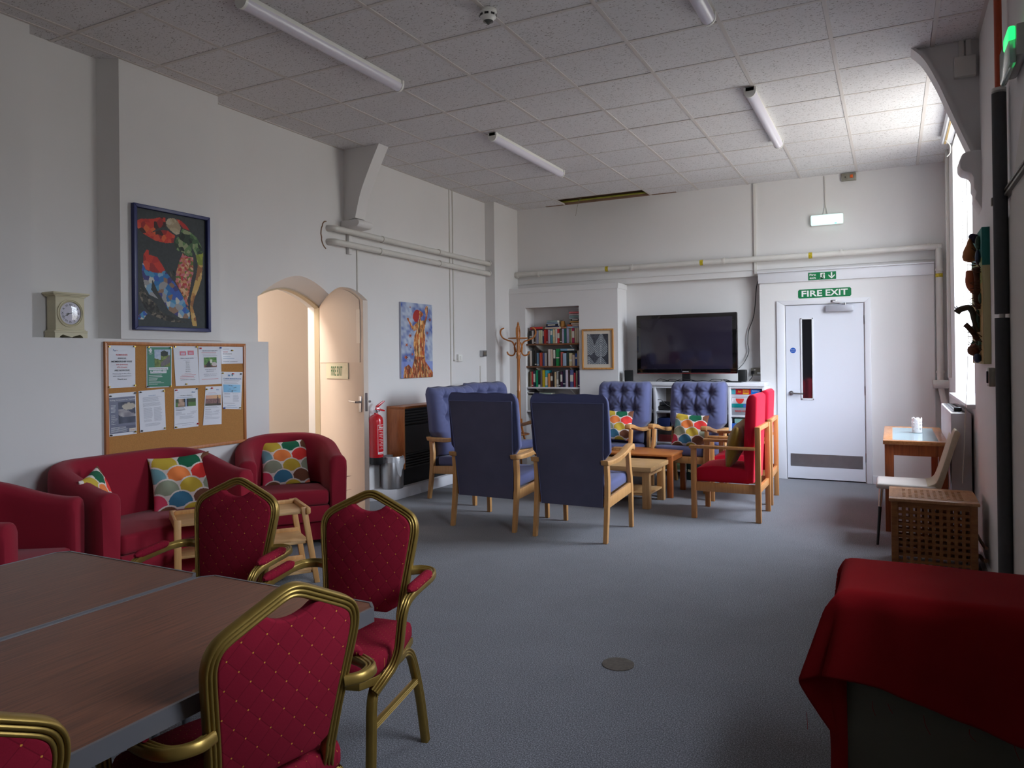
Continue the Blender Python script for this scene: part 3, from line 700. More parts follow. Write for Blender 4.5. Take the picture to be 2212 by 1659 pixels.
# emergency lamp glowing on the back wall
F = BW(9.28)
t_ = thing('emergency_lamp', 'lit emergency bulkhead lamp high above the white door', 'emergency light', (-.655, 9.28, 3.005))
mb = MB(); mb.box(-.175, .175, -.028, 0, -.062, .062, .012, seg=3); mb.done('housing', WHITEP, t_)
mb = MB(); mb.box(-.172, .172, -.062, -.026, -.059, .059, .016, seg=3); mb.done('lens', mat('glowing_lens', S(200,235,230), .3, emit=((.72, 1, .95, 1), .7)), t_)
mb = MB(); mb.box(-.145, .145, -.066, -.060, -.016, .022, .004); mb.done('light_tube', mat('led_glow', (1,1,1,1), .3, emit=((.9, 1, 1, 1), 16)), t_)
mb = MB(); mb.box(.085, .105, -.066, -.058, -.056, -.046); mb.done('indicator', mat('led_green', S(30,200,80), .3, emit=((.05, 1, .25, 1), 3)), t_)
mb = MB(); mb.tube(bez([(-.02, -.012, .5), (-.018, -.012, .2), (-.022, -.012, .14), (-.035, -.014, .07), (-.038, -.02, .05)], 5), .004, 6); mb.tube(bez([(-.012, -.012, .5), (-.012, -.012, .2), (-.005, -.012, .14), (.008, -.014, .07), (.01, -.02, .05)], 5), .004, 6); mb.done('supply_cable', PIPEW, t_)
mb = MB(); mb.box(-.497, -.343, 9.245, 9.28, 3.428, 3.512, .003); o_ = mb.done('key_switch', mat('grey_metal', S(140,136,124), .5, .4), label='grey metal switch box with orange rocker under the ceiling edge', cat='switch')
mb = MB(); mb.box(-.405, -.375, 9.236, 9.246, 3.455, 3.49, .003); mb.done('rocker', mat('orange_plastic', S(214,92,24), .4), o_)
mb = MB(); mb.cyl((-.455, 9.245, 3.47), (-.455, 9.241, 3.47), .006); mb.done('keyhole', BLACKP, o_)
# things on the right wall
mb = MB(); mb.box(.386, .512, 5.712, 5.762, 3.275, 3.41, .008); jb = mb.done('junction_box', PIPEW, label='white junction box on the curved bracket at right', cat='junction box')
mb = MB(); mb.box(.415, .445, 5.735, 5.762, 3.40, HC); mb.box(.455, .485, 5.735, 5.762, 3.40, HC); mb.done('trunking', PIPEW, jb)
t_ = thing('insulated_pipe', 'dark grey foam-lagged vertical pipe with orange top by the right wall', 'pipe', (.487, 4.40, 0))
mb = MB(); mb.cyl((0, 0, .02), (0, 0, .315), .032, n=18); mb.cyl((0, 0, .335), (0, 0, 1.62), .032, n=18); mb.cyl((0, 0, 1.64), (0, 0, 2.75), .032, n=18); mb.done('foam_lagging', mat('dark_foam', S(72,72,74), .8, var=.1, vscale=30), t_)
mb = MB(); mb.cyl((0, 0, 0), (0, 0, 2.76), .014); mb.cyl((0, 0, 2.74), (0, 0, 2.765), .032, n=18); mb.done('pipe_core', PIPEW, t_)
mb = MB(); mb.cyl((0, 0, 2.76), (0, 0, HC), .017); mb.done('orange_pipe', mat('orange_red_pipe', S(176,66,28), .45), t_)
mb = MB(); mb.box(.50, .53, 3.3, 4.75, 2.222, 2.236, .003); mb.box(.50, .53, 3.3, 4.75, 2.248, 2.258, .003); mb.box(.47, .52, 4.60, 4.64, 2.22, 2.26, .003)
mb.done('wall_rail', mat('grey_rail', S(120,116,108), .5, .4), label='thin grey double rail fixed across the right wall behind the dark pipe', cat='rail')
t_ = thing('exit_light', 'exit light box with green glow at the top right edge', 'emergency light', (.53, 3.98, 2.79))
mb = MB(); mb.box(-.045, 0, -.17, .17, -.07, .07, .012); mb.done('housing', mat('light_grey_plastic', S(170,170,165), .4), t_)
mb = MB(); mb.box(-.068, -.04, -.16, .16, -.10, .06, .012); mb.done('lens', mat('clear_prism', S(170,190,185), .15, trans=.3), t_)
mb = MB(); mb.box(-.071, -.043, -.165, .0, .0, .064, .01); mb.done('green_lamp', mat('led_green_soft', S(20,160,60), .3, emit=((.02, 1, .2, 1), 1.2)), t_)
mb = MB(); mb.box(.495, .53, 5.10, 5.2, 1.25, 1.36, .006); o_ = mb.done('wall_socket', mat('grey_metal', S(140,136,124), .5, .4), label='grey metal switch below the relief picture on the right wall', cat='switch')
mb = MB(); mb.box(.487, .497, 5.12, 5.16, 1.27, 1.34, .003); mb.done('rocker', DARKM, o_)
mb = MB(); mb.lathe([(.075, 0), (.075, .004), (.06, .006)], (-1.168, 3.33, 0), 32); mb.done('floor_plate', mat('brown_floor_plate', S(104,96,88), .9, var=.3, vscale=60), label='round brown cover plate set in the carpet', cat='floor plate')
# ================================================================== FURNITURE
def quad_(s): return s
# ---------------- gold framed banquet armchair (front is -y)
def rib(w, t):                     # ribbed flat tube section, w across, t thick
    out = []
    n = 3
    for sgn in (1, -1):
        for k in range(n):
            for q in range(4):
                a = -w/2+w*(k+q/4)/n
                b = t/2+.0035*math.sin(PI*q/4)-.0015*(q == 0)
                out.append((a*sgn, b*sgn))
        out.append((w/2*sgn, (t/2-.003)*sgn))
    return out
def make_banquet():
    t_ = thing('banquet_chair', 'x', 'chair')
    yb = lambda z: .185+.17*(z-.45)
    half = [(.150, .50), (.160, .60), (.174, .70), (.184, .77), (.1865, .805), (.180, .835), (.160, .858), (.11, .884), (.06, .908), (.025, .924), (0, .929)]
    pts = [(-a, z) for a, z in half]+[(a, z) for a, z in half[:-1][::-1]]
    core = bez([(x, yb(z), z) for x, z in pts], 5)
    low = [(.150, yb(.47), .465), (.165, .165, .43), (.19, .11, .41), (.205, .03, .405)]
    lo = bez([(-a, b, c) for a, b, c in low[::-1]]+[(-.15, yb(.5), .5)], 5)
    lo2 = [Vector((-v.x, v.y, v.z)) for v in lo[::-1]]
    path = lo[:-1]+core+lo2[1:]
    nn = Vector((0, -math.cos(.168), math.sin(.168)))
    mb = MB(); mb.sweep(core, rib(.031, .022), nrm=nn)
    for q in (lo, lo2): mb.sweep(q, rib(.030, .022), nrm=(0, -.5, .8))
    mb.done('back_frame', GOLD, t_, ang=60)
    # upholstered back
    inn = [(.139, .53), (.149, .60), (.163, .70), (.172, .77), (.1745, .805), (.167, .832), (.150, .850), (.105, .875), (.072, .892)]
    dip = [(.060, .884), (.045, .874), (.022, .866), (0, .864)]
    poly_ = [(.10, .508), (.139, .53)]+inn[1:]+dip+[(-a, z) for a, z in dip[:-1][::-1]]+[(-a, z) for a, z in inn[1:][::-1]]+[(-.139, .53), (-.10, .508)]
    mb = MB(); mb.prism(poly_, lambda a, b, d: Vector((a, yb(b)+d, b)), -.020, .014, .006); mb.done('backrest', QB, t_, ang=50)
    # seat
    mb = MB()
    sp = [(-.20, .19), (-.225, .05), (-.225, -.15), (-.19, -.215), (0, -.235), (.19, -.215), (.225, -.15), (.225, .05), (.20, .19), (0, .205)]
    mb.prism(sp, lambda a, b, d: Vector((a, b, d)), .415, .485, .022); mb.done('seat', QS, t_, ang=60)
    mb = MB(); mb.sweep([(a*.97, b*.97, .408) for a, b in sp], rib(.016, .018), closed=True, nrm=(0, 0, 1)); mb.done('seat_rim', GOLD, t_)
    for sx in (1, -1):
        P = bez([(sx*.172, .228, .655), (sx*.215, .245, .656), (sx*.262, .225, .656), (sx*.280, .165, .655), (sx*.281, .08, .652), (sx*.280, .0, .646), (sx*.278, -.045, .632), (sx*.273, -.068, .595), (sx*.267, -.072, .54), (sx*.260, -.076, .48), (sx*.248, -.095, .435), (sx*.234, -.135, .405), (sx*.216, -.168, .375)], 6)
        # flat tube keeps its wide face up along the arm and outwards down the front
        mb = MB(); n = len(P); rings = []; prof = rib(.029, .020)
        for i in range(n):
            tt = (P[min(i+1, n-1)]-P[max(i-1, 0)]).normalized()
            v = Vector((0, -.35, 1)) if i < n*.5 else Vector((0, -1, .35))
            sd = tt.cross(v).normalized(); v = sd.cross(tt).normalized()
            rings.append([mb.bm.verts.new(P[i]+sd*a+v*b) for a, b in prof])
        for A, B in zip(rings, rings[1:]):
            for i in range(len(prof)): mb.bm.faces.new([A[i], B[i], B[(i+1) % len(prof)], A[(i+1) % len(prof)]])
        mb.bm.faces.new(rings[0]); mb.bm.faces.new(rings[-1][::-1])
        arm = mb.done('armrest', GOLD, t_, ang=60)
        mb = MB(); n = 14; path = [(sx*.280, .165-.195*k/n, .674-.009*k/n) for k in range(n+1)]
        sc = [min(1, .35+1.6*math.sin(PI*min(1, max(0, k/n)))) for k in range(n+1)]
        mb.sweep(path, [(.020*math.cos(2*PI*i/12), .017*math.sin(2*PI*i/12)) for i in range(12)], scale=sc, nrm=(0, 0, 1)); mb.done('arm_pad', QS, arm, ang=60)
        for sy, foot, kn in ((-1, (-.20), -.165), (1, .27, .165)):
            P = bez([(sx*.212, foot, 0), (sx*.209, (foot+kn)/2 if sy < 0 else .225, .19), (sx*.206, kn, .345), (sx*.206, kn*.72, .395), (sx*.206, kn*.35, .408), (sx*.206, 0, .408)], 6)
            mb = MB(); mb.sweep(P, rib(.030, .022), nrm=(sx, 0, 0)); mb.done('leg', GOLD, t_, ang=60)
        mb = MB(); mb.sweep([(sx*.209, -.175, .262), (sx*.209, .205, .262)], rib(.022, .014), nrm=(sx, 0, 0)); mb.done('stretcher', GOLD, t_)
    return t_
bq = make_banquet(); R = math.radians
for i, (x, y, rz, lb) in enumerate([
    (-2.47, 2.06, R(13), 'gold framed red banquet armchair at the far end of the table, nearest the sofa'),
    (-1.745, 2.04, R(12), 'gold framed red banquet armchair with its whole seat and legs showing'),
    (-1.475, 1.315, R(-102), 'gold framed red banquet armchair in the foreground, back turned to us'),
    (-1.505, .60, R(-99), 'gold framed red banquet armchair cut off at the bottom left corner')]):
    o = bq if i == 0 else dup(bq)
    o.location = (x, y, 0); o.rotation_euler = (0, 0, rz); o['label'] = lb; o['group'] = 'gold banquet chairs round the folding tables'

# ---------------- folding tables
ALU = mat('table_edge_metal', S(134,132,136), .38, .6)
def folding_table(x0, x1, y0, y1, label):
    cx, cy = (x0+x1)/2, (y0+y1)/2; t_ = thing('folding_table', label, 'table', (cx, cy, 0), 0, 'folding tables pushed together')
    a, b, c = (x1-x0)/2, (y1-y0)/2, .035
    P = [(-a+c, -b), (a-c, -b), (a, -b+c), (a, b-c), (a-c, b), (-a+c, b), (-a, b-c), (-a, -b+c)]
    mb = MB(); mb.prism([(x_*(1-.004/a), y_*(1-.004/b)) for x_, y_ in P], lambda p, q, d: Vector((p, q, d)), .705, .7395); mb.done('tabletop', LAMI, t_)
    mb = MB(); Q = P+[P[0]]
    for p, q in zip(Q, Q[1:]):
        v = Vector((q[0]-p[0], q[1]-p[1])).normalized(); n = Vector((v.y, -v.x))
        mb.prism([p, q, (q[0]-n.x*.008, q[1]-n.y*.008), (p[0]-n.x*.008, p[1]-n.y*.008)], lambda s_, k, d: Vector((s_, k, d)), .700, .741)
    mb.done('edge_trim', ALU, t_)
    LEGM = mat('grey_leg_metal', S(120,122,128), .4, .6)
    for sx in (-1, 1):
        for sy in (-1, 1):
            mb = MB(); mb.cyl((sx*(a-.06), sy*(b-.14), 0), (sx*(a-.06), sy*(b-.14), .705), .0125); mb.done('leg', LEGM, t_)
    for sy in (-1, 1):
        mb = MB(); mb.cyl((-a+.06, sy*(b-.14), .62), (a-.06, sy*(b-.14), .62), .010); mb.cyl((0, sy*(b-.14), .62), (0, sy*(b-.45), .70), .006); mb.done('brace', LEGM, t_)
    mb = MB(); mb.box(-a+.01, a-.01, b-.16, b-.14, .66, .70); mb.done('end_rail', LEGM, t_); mb = MB(); mb.box(-a+.01, a-.01, -b+.03, -b+.05, .66, .70); mb.done('end_rail', LEGM, t_)
folding_table(-2.80, -2.052, .20, 1.725, 'dark wood-effect folding table on the left, nearer the sofas')
folding_table(-2.040, -1.325, .215, 1.735, 'dark wood-effect folding table on the right, beside the foreground chair')

# ---------------- blue high-back armchair with loose tufted cushion
def make_blue():
    t_ = thing('highback_armchair', 'x', 'armchair')
    yz = lambda a, b, d: Vector((d, a, b))
    for sx in (1, -1):
        X0_, X1_ = (.272, .305) if sx > 0 else (-.305, -.272)
        mb = MB(); mb.prism([(.350, 0), (.312, 0), (.275, .20), (.252, .36), (.246, .48), (.262, .615), (.315, .615), (.302, .48), (.305, .36), (.322, .20)], yz, X0_, X1_, .004); mb.done('leg', PINE, t_)
        mb = MB(); mb.prism([(-.325, 0), (-.288, 0), (-.280, .30), (-.262, .42), (-.232, .52), (-.212, .64), (-.262, .655), (-.278, .54), (-.306, .44), (-.325, .33)], yz, X0_, X1_, .004); mb.done('leg', PINE, t_)
        mb = MB(); top = bez([(0, .345, .645), (0, .22, .640), (0, .05, .645), (0, -.10, .668), (0, -.22, .70), (0, -.31, .712), (0, -.338, .700)], 4)
        bot = bez([(0, -.345, .672), (0, -.325, .655), (0, -.305, .662), (0, -.285, .668), (0, -.20, .655), (0, -.08, .625), (0, .06, .602), (0, .22, .600), (0, .33, .606)], 3)
        mb.prism([(v.y, v.z) for v in top]+[(v.y, v.z) for v in bot], yz, *( (.258, .318) if sx > 0 else (-.318, -.258)), .006); mb.done('armrest', PINE, t_)
        mb = MB(); mb.prism([(-.29, .30), (.262, .265), (.262, .345), (-.285, .385)], yz, *((.276, .300) if sx > 0 else (-.300, -.276)), .004); mb.done('side_rail', PINE, t_)
    mb = MB(); mb.box(-.275, .275, -.305, -.28, .30, .375, .004); mb.done('cross_rail', PINE, t_); mb = MB(); mb.box(-.275, .275, .25, .272, .27, .33, .004); mb.done('cross_rail', PINE, t_)
    mb = MB(); M4 = Matrix.Translation((0, -.03, .405)) @ Matrix.Rotation(R(-4), 4, 'X')
    mb.box(-.268, .268, -.27, .26, -.045, .055, .03, M4, 3); mb.done('seat_cushion', BLUEF, t_, ang=60)
    # backing board
    bp = lambda z: .262+.085*(max(0, z-.27)/.83)**1.2
    n = 10; L1 = []; 
    mb = MB(); rows = []
    for k in range(n+1):
        z = .265+.825*k/n; w = .250+.043*(k/n); rows.append((w, bp(z), z))
    for (w0, y0_, z0_), (w1, y1_, z1_) in zip(rows, rows[1:]):
        pass
    vsf = [[mb.bm.verts.new((s_*w, y_+.022, z)) for s_ in (-1, -.94, 0, .94, 1)] for w, y_, z in rows]
    vsb = [[mb.bm.verts.new((s_*w, y_, z)) for s_ in (-1, -.94, 0, .94, 1)] for w, y_, z in rows]
    for k in range(n):
        for j in range(4):
            mb.bm.faces.new([vsf[k][j], vsf[k][j+1], vsf[k+1][j+1], vsf[k+1][j]]); mb.bm.faces.new([vsb[k][j], vsb[k+1][j], vsb[k+1][j+1], vsb[k][j+1]])
        mb.bm.faces.new([vsf[k][0], vsf[k+1][0], vsb[k+1][0], vsb[k][0]]); mb.bm.faces.new([vsf[k][4], vsb[k][4], vsb[k+1][4], vsf[k+1][4]])
    for j in range(4): mb.bm.faces.new([vsf[0][j], vsb[0][j], vsb[0][j+1], vsf[0][j+1]]); mb.bm.faces.new([vsf[n][j], vsf[n][j+1], vsb[n][j+1], vsb[n][j]])
    mb.done('backrest_panel', BLUEBACK, t_, ang=40)
    mb = MB()
    for sx in (-1, 1): mb.tube([(sx*w, y_+.022, z) for w, y_, z in rows], .004, 6)
    mb.tube([(-rows[-1][0], rows[-1][1]+.022, 1.09), (rows[-1][0], rows[-1][1]+.022, 1.09)], .004, 6); mb.done('piping', BLUEF, t_)
    # tufted cushion
    NU, NV = 72, 84
    tufts = [(-.50, .83), (0, .84), (.50, .83), (-.48, .56), (0, .57), (.48, .56), (0, .30)]
    def surf(u_, v, side):
        z = .44+.72*v
        w = (.314 if v > .36 else .314-.070*min(1, (.36-v)/.12))*(1-.10*max(0, (v-.9)/.1)**2)
        x = u_*w
        e = max(0, 1-abs(u_)**7)**.38*max(0, 1-abs(2*v-1)**9)**.45
        T = .155*e if side else .018*e
        if side:
            for i, (a, b) in enumerate(tufts):
                dx = (u_-a)*.305; dz = (v-b)*.70; rr = math.hypot(dx, dz); an = math.atan2(dz, dx)
                T -= .050*math.exp(-(rr/.042)**2)*e + .012*math.exp(-(rr/.095)**2)*e
                T += .0032*math.sin(an*11+i*1.7)*math.exp(-((rr-.06)/.045)**2)*e
            for a in (-.50, 0, .50):
                if v > .5: T -= .014*math.exp(-((u_-a)*.305/.012)**2)*e
            T -= .012*math.exp(-((v-.84)*.7/.012)**2)*e*(abs(u_) < .5)
            T += .004*math.sin(u_*9+v*3)*math.sin(v*11+u_*2)*e
            T += .006*math.sin(u_*34)*e*math.exp(-((v-.985)/.03)**2)
        zz = z+(.012*math.sin(u_*PI*3)*max(0, v-.9)*3 if v > .9 else 0)
        return Vector((x, bp(min(z, 1.12))-.002-T, zz))
    V, Fc = [], []
    for side in (1, 0):
        base = len(V)
        for j in range(NV+1):
            for i in range(NU+1): V.append(surf(-1+2*i/NU, j/NV, side))
        for j in range(NV):
            for i in range(NU):
                a = base+j*(NU+1)+i; Fc.append((a, a+1, a+NU+2, a+NU+1) if side else (a, a+NU+1, a+NU+2, a+1))
    me = bpy.data.meshes.new('tufted_cushion'); me.from_pydata(V, [], Fc)
    b_ = bmesh.new(); b_.from_mesh(me); bmesh.ops.remove_doubles(b_, verts=b_.verts, dist=.0006); bmesh.ops.recalc_face_normals(b_, faces=b_.faces); b_.to_mesh(me); b_.free()
    me.materials.append(BLUEF); me.shade_smooth(); o = bpy.data.objects.new('tufted_cushion', me); COL.objects.link(o); o.parent = t_
    return t_
bl = make_blue(); bl.scale = (1.05, 1, 1)
for i, (x, y, rz, lb) in enumerate([
    (-3.115, 5.83, R(179), 'blue high-back armchair seen from behind, the left of the two nearest us'),
    (-2.305, 5.785, R(180), 'blue high-back armchair seen from behind, the right one, sunlit seat showing'),
    (-3.93, 6.71, R(78), 'blue high-back armchair against the wall heater, facing right'),
    (-4.20, 7.88, R(70), 'dark blue high-back armchair behind the wall heater chair, beside the coat stand'),
    (-2.87, 8.17, R(-5), 'blue high-back armchair facing us under the left end of the television'),
    (-2.03, 8.24, R(-9), 'blue high-back armchair facing us under the right end of the television')]):
    o = bl if i == 0 else dup(bl)
    o.location = (x, y, 0); o.rotation_euler = (0, 0, rz); o['label'] = lb; o['group'] = 'blue armchairs in the sitting circle'

# ---------------- square red armchair
def make_red():
    t_ = thing('square_armchair', 'x', 'armchair')
    for sx in (1, -1):
        xa, xb = (.255, .300) if sx > 0 else (-.300, -.255)
        mb = MB(); mb.box(xa, xb, .255, .300, 0, .83, .003); mb.done('leg', BEECH, t_)
        mb = MB(); mb.box(xa, xb, -.300, -.255, 0, .625, .003); mb.done('leg', BEECH, t_)
        mb = MB(); mb.box(xa-.006, xb+.006, -.315, .256, .625, .652, .006); mb.done('armrest', BEECH, t_)
        mb = MB(); mb.box(xa+.01, xb-.01, -.256, .256, .245, .325, .003); mb.done('side_rail', BEECH, t_)
    mb = MB(); mb.box(-.256, .256, .262, .292, .79, .83, .003); mb.done('top_rail', BEECH, t_)
    mb = MB(); mb.box(-.256, .256, -.292, -.262, .25, .32, .003); mb.done('cross_rail', BEECH, t_); mb = MB(); mb.box(-.256, .256, .262, .29, .25, .31, .003); mb.done('cross_rail', BEECH, t_)
    mb = MB(); NU = 12
    pr = bez([(0, -.275, .335), (0, -.285, .40), (0, -.25, .445), (0, -.10, .470), (0, .10, .455), (0, .20, .44)], 4)
    mb.prism([(.20, .325), (-.27, .325)]+[(v.y, v.z) for v in pr], lambda a, b, d: Vector((d, a, b)), -.250, .250, .012); mb.done('seat_cushion', REDF, t_, ang=50)
    mb = MB(); mb.prism([(.165, .33), (.235, .33), (.262, .83), (.272, 1.085), (.245, 1.11), (.205, 1.105), (.180, 1.06), (.165, .90), (.15, .60)], lambda a, b, d: Vector((d, a, b)), -.250, .250, .014); mb.done('back_cushion', REDF, t_, ang=50)
    return t_
rd = make_red(); rd.location = (-1.325, 6.95, 0); rd.rotation_euler = (0, 0, R(-90)); rd['label'] = 'red square armchair nearer us, holding the mustard cushion'; rd['group'] = 'red square armchairs'
o = dup(rd, (-1.355, 7.80, 0), R(-88), 'red square armchair behind the one with the mustard cushion', 'red square armchairs')

# ---------------- crimson tub seats
def tub(name, label, hw, straight, loc, rz, cat, rad, fd=-.33):
    """hw half-width of the wall centreline, rad corner radius, straight = back straight half length"""
    t_ = thing(name, label, cat, loc, rz); yb_ = .30
    P = []; 
    for k in range(9): P.append((-hw, fd+(yb_-rad-fd)*k/8))
    for k in range(1, 13):
        a = PI-PI/2*k/12; P.append((-hw+rad+rad*math.cos(a), yb_-rad+rad*math.sin(a)))
    nb = 8
    if straight > .01:
        for k in range(1, nb): P.append((-hw+rad+2*(hw-rad)*k/nb, yb_))
    for k in range(0 if straight > .01 else 1, 13):
        a = PI/2-PI/2*k/12; P.append((hw-rad+rad*math.cos(a), yb_-rad+rad*math.sin(a)))
    for k in range(1, 9): P.append((hw, yb_-rad+(fd-yb_+rad)*k/8))
    n = len(P); mb = MB(); rings = []
    def h_of(p):
        s_ = min(1, max(0, (p[1]-fd)/(yb_-fd))); s_ = s_*s_*(3-2*s_); return .705+.14*s_
    ext = [(P[0][0], P[0][1]-.018, .86), ]
    for i in range(-1, n+1):
        j = min(max(i, 0), n-1); p = P[j]
        t0 = Vector((*P[max(j-1, 0)], 0)); t1 = Vector((*P[min(j+1, n-1)], 0)); tt = (t1-t0).normalized(); out = Vector((-tt.y, tt.x, 0))
        k = 1; off = Vector((0, 0, 0))
        if i in (-1, n): k = .82; off = Vector((0, -.016, 0))
        h = h_of(p)-(.012 if i in (-1, n) else 0)
        sec = [(.046, .05), (.060, .30), (.068, h-.10), (.066, h-.045), (.048, h-.014), (.02, h-.002), (-.02, h-.002), (-.048, h-.014), (-.066, h-.045), (-.068, h-.10), (-.062, .30), (-.06, .05)]
        rings.append([mb.bm.verts.new(Vector((p[0], p[1], 0))+off+out*a*k+Vector((0, 0, z))) for a, z in sec])
    for A, B in zip(rings, rings[1:]):
        for i in range(12): mb.bm.faces.new([A[i], B[i], B[(i+1) % 12], A[(i+1) % 12]])
    mb.bm.faces.new(rings[0]); mb.bm.faces.new(rings[-1][::-1])
    mb.done('shell', REDTUB, t_, ang=50)
    w = hw-.066
    def seatpoly(e): 
        q = [(-w+e, fd-.01), (w-e, fd-.01)]
        for k in range(0, 9):
            a = PI/2*k/8; q.append((w-e-rad*.8+rad*.8*math.cos(a), yb_-.07-rad*.8+rad*.8*math.sin(a)))
        for k in range(0, 9):
            a = PI/2+PI/2*k/8; q.append((-w+e+rad*.8+rad*.8*math.cos(a), yb_-.07-rad*.8+rad*.8*math.sin(a)))
        return q
    mb = MB(); mb.prism(seatpoly(.004), lambda a, b, d: Vector((a, b, d)), .325, .445, .028); mb.done('seat_cushion', REDTUB, t_, ang=60)
    mb = MB(); mb.prism(seatpoly(.0), lambda a, b, d: Vector((a, b+.006, d)), .20, .322, .010); mb.done('seat_base', REDTUB, t_, ang=60)
    mb = MB(); mb.box(-w, w, fd+.05, fd+.07, .05, .205); mb.done('front_panel', REDTUB, t_)
    for sx in (-1, 1):
        for y_ in (fd+.08, yb_-.12):
            mb = MB(); mb.cyl((sx*(w-.02), y_, 0), (sx*(w-.02), y_, .06), .022, .026); mb.done('foot', BLACKP, t_)
    return t_
tub('tub_sofa', 'crimson two-seat tub sofa against the wall under the notice board', .50, .3, (-4.32, 3.215, 0), R(90), 'sofa', .24)
tub('tub_armchair', 'crimson tub armchair beside the open arched door', .335, 0, (-4.35, 4.49, 0), R(52), 'armchair', .335)
tub('tub_armchair', 'crimson tub armchair cut by the left edge of the photo', .335, 0, (-4.16, 2.11, 0), R(123), 'armchair', .335)

# ---------------- cushions
CC = {k: lin3 for k, lin3 in dict(y=S(206,176,58), g=S(8,98,66), o=S(240,132,66), r=S(232,56,50), s=S(150,158,134), b=S(62,122,152), n=S(116,70,46), p=S(214,66,96), c=S(240,128,96), w=S(226,216,208), t=S(120,170,178)).items()}
rowsC = [(0, [(.23, 'y'), (.63, 'g'), (1.03, 'n'), (-.17, 'y')]), (1, [(.02, 't'), (.43, 'o'), (.83, 'r')]), (0, [(.21, 's'), (.62, 'y'), (1.03, 's')]), (1, [(.0, 'p'), (.42, 'b'), (.83, 'n')]), (0, [(.20, 'n'), (.63, 'y'), (1.03, 'c')]), (1, [(.0, 'y'), (.42, 'g'), (.83, 'b')])]
def scallop(u_, v):
    y = 1-v
    for k in range(4, -1, -1):
        for cx, c in rowsC[k][1]:
            d = math.hypot(u_-cx, (y-(.165+.235*k))*1.0)
            if y < .165+.235*k+.07 and d < .232:
                return CC['w'] if d > .205 else CC[c]
    return CC['w']
def cushion(name, label, size, loc, rot, colf=scallop, th=.062, mt=None, group=None, wr=0):
    NU = 130; V = []; Fc = []; buf = []
    def P(a, b, s_):
        e = max(0, (1-a*a))*max(0, (1-b*b))
        x = size/2*a*(1-.075*(1-b*b)); z = size/2*b*(1-.075*(1-a*a))
        T = th*e**.42*(1+.10*math.sin(a*7+wr)*math.sin(b*6+wr*2))+.004*math.sin(9*a+5*b+wr)*e
        return Vector((x, -s_*T, z))
    for s_ in (1, -1):
        base = len(V)
        for j in range(NU+1):
            for i in range(NU+1): V.append(P(-1+2*i/NU, -1+2*j/NU, s_))
        for j in range(NU):
            for i in range(NU):
                a = base+j*(NU+1)+i; Fc.append((a, a+1, a+NU+2, a+NU+1) if s_ > 0 else (a, a+NU+1, a+NU+2, a+1))
                c = colf((i+.5)/NU, (j+.5)/NU); buf.extend((c[0], c[1], c[2], 1)*4)
    me = bpy.data.meshes.new(name); me.from_pydata(V, [], Fc); me.materials.append(mt or CUSH)
    me.color_attributes.new('paint', 'FLOAT_COLOR', 'CORNER').data.foreach_set('color', buf); me.shade_smooth()
    o = bpy.data.objects.new(name, me); COL.objects.link(o)
    o.matrix_world = Matrix.Translation(loc) @ Matrix.Rotation(rot[2], 4, 'Z') @ Matrix.Rotation(rot[1], 4, 'Y') @ Matrix.Rotation(rot[0], 4, 'X')
    return tag(o, label, 'cushion', group)
G = 'multicoloured scallop print cushions'
cushion('scatter_cushion', 'scallop print cushion in the middle of the crimson sofa', .40, (-4.40, 3.53, .61), (R(-17), R(-3), R(62)), group=G, wr=1)
cushion('scatter_cushion', 'scallop print cushion wedged into the left arm of the crimson sofa', .38, (-4.32, 2.87, .60), (R(-16), R(-6), R(132)), group=G, wr=3)
cushion('scatter_cushion', 'scallop print cushion on the crimson armchair by the door', .385, (-4.47, 4.58, .605), (R(-17), R(-2), R(52)), group=G, wr=5)
cushion('scatter_cushion', 'scallop print cushion on the left blue armchair under the television', .36, (-2.85, 8.20, .66), (R(-18), R(2), R(4)), group=G, wr=2)
cushion('scatter_cushion', 'scallop print cushion on the right blue armchair under the television', .38, (-2.0, 8.17, .63), (R(-20), R(3), R(-4)), group=G, wr=4)
mustard = mat('mustard_velvet', S(156,124,30), .75, var=.15, vscale=30, sheen=.4)
cushion('scatter_cushion', 'plain mustard velvet cushion propped in the red armchair', .40, (-1.275, 6.90, .655), (R(-14), R(7), R(-90)), colf=lambda a, b: (1, 1, 1), th=.07, mt=mustard, wr=6)

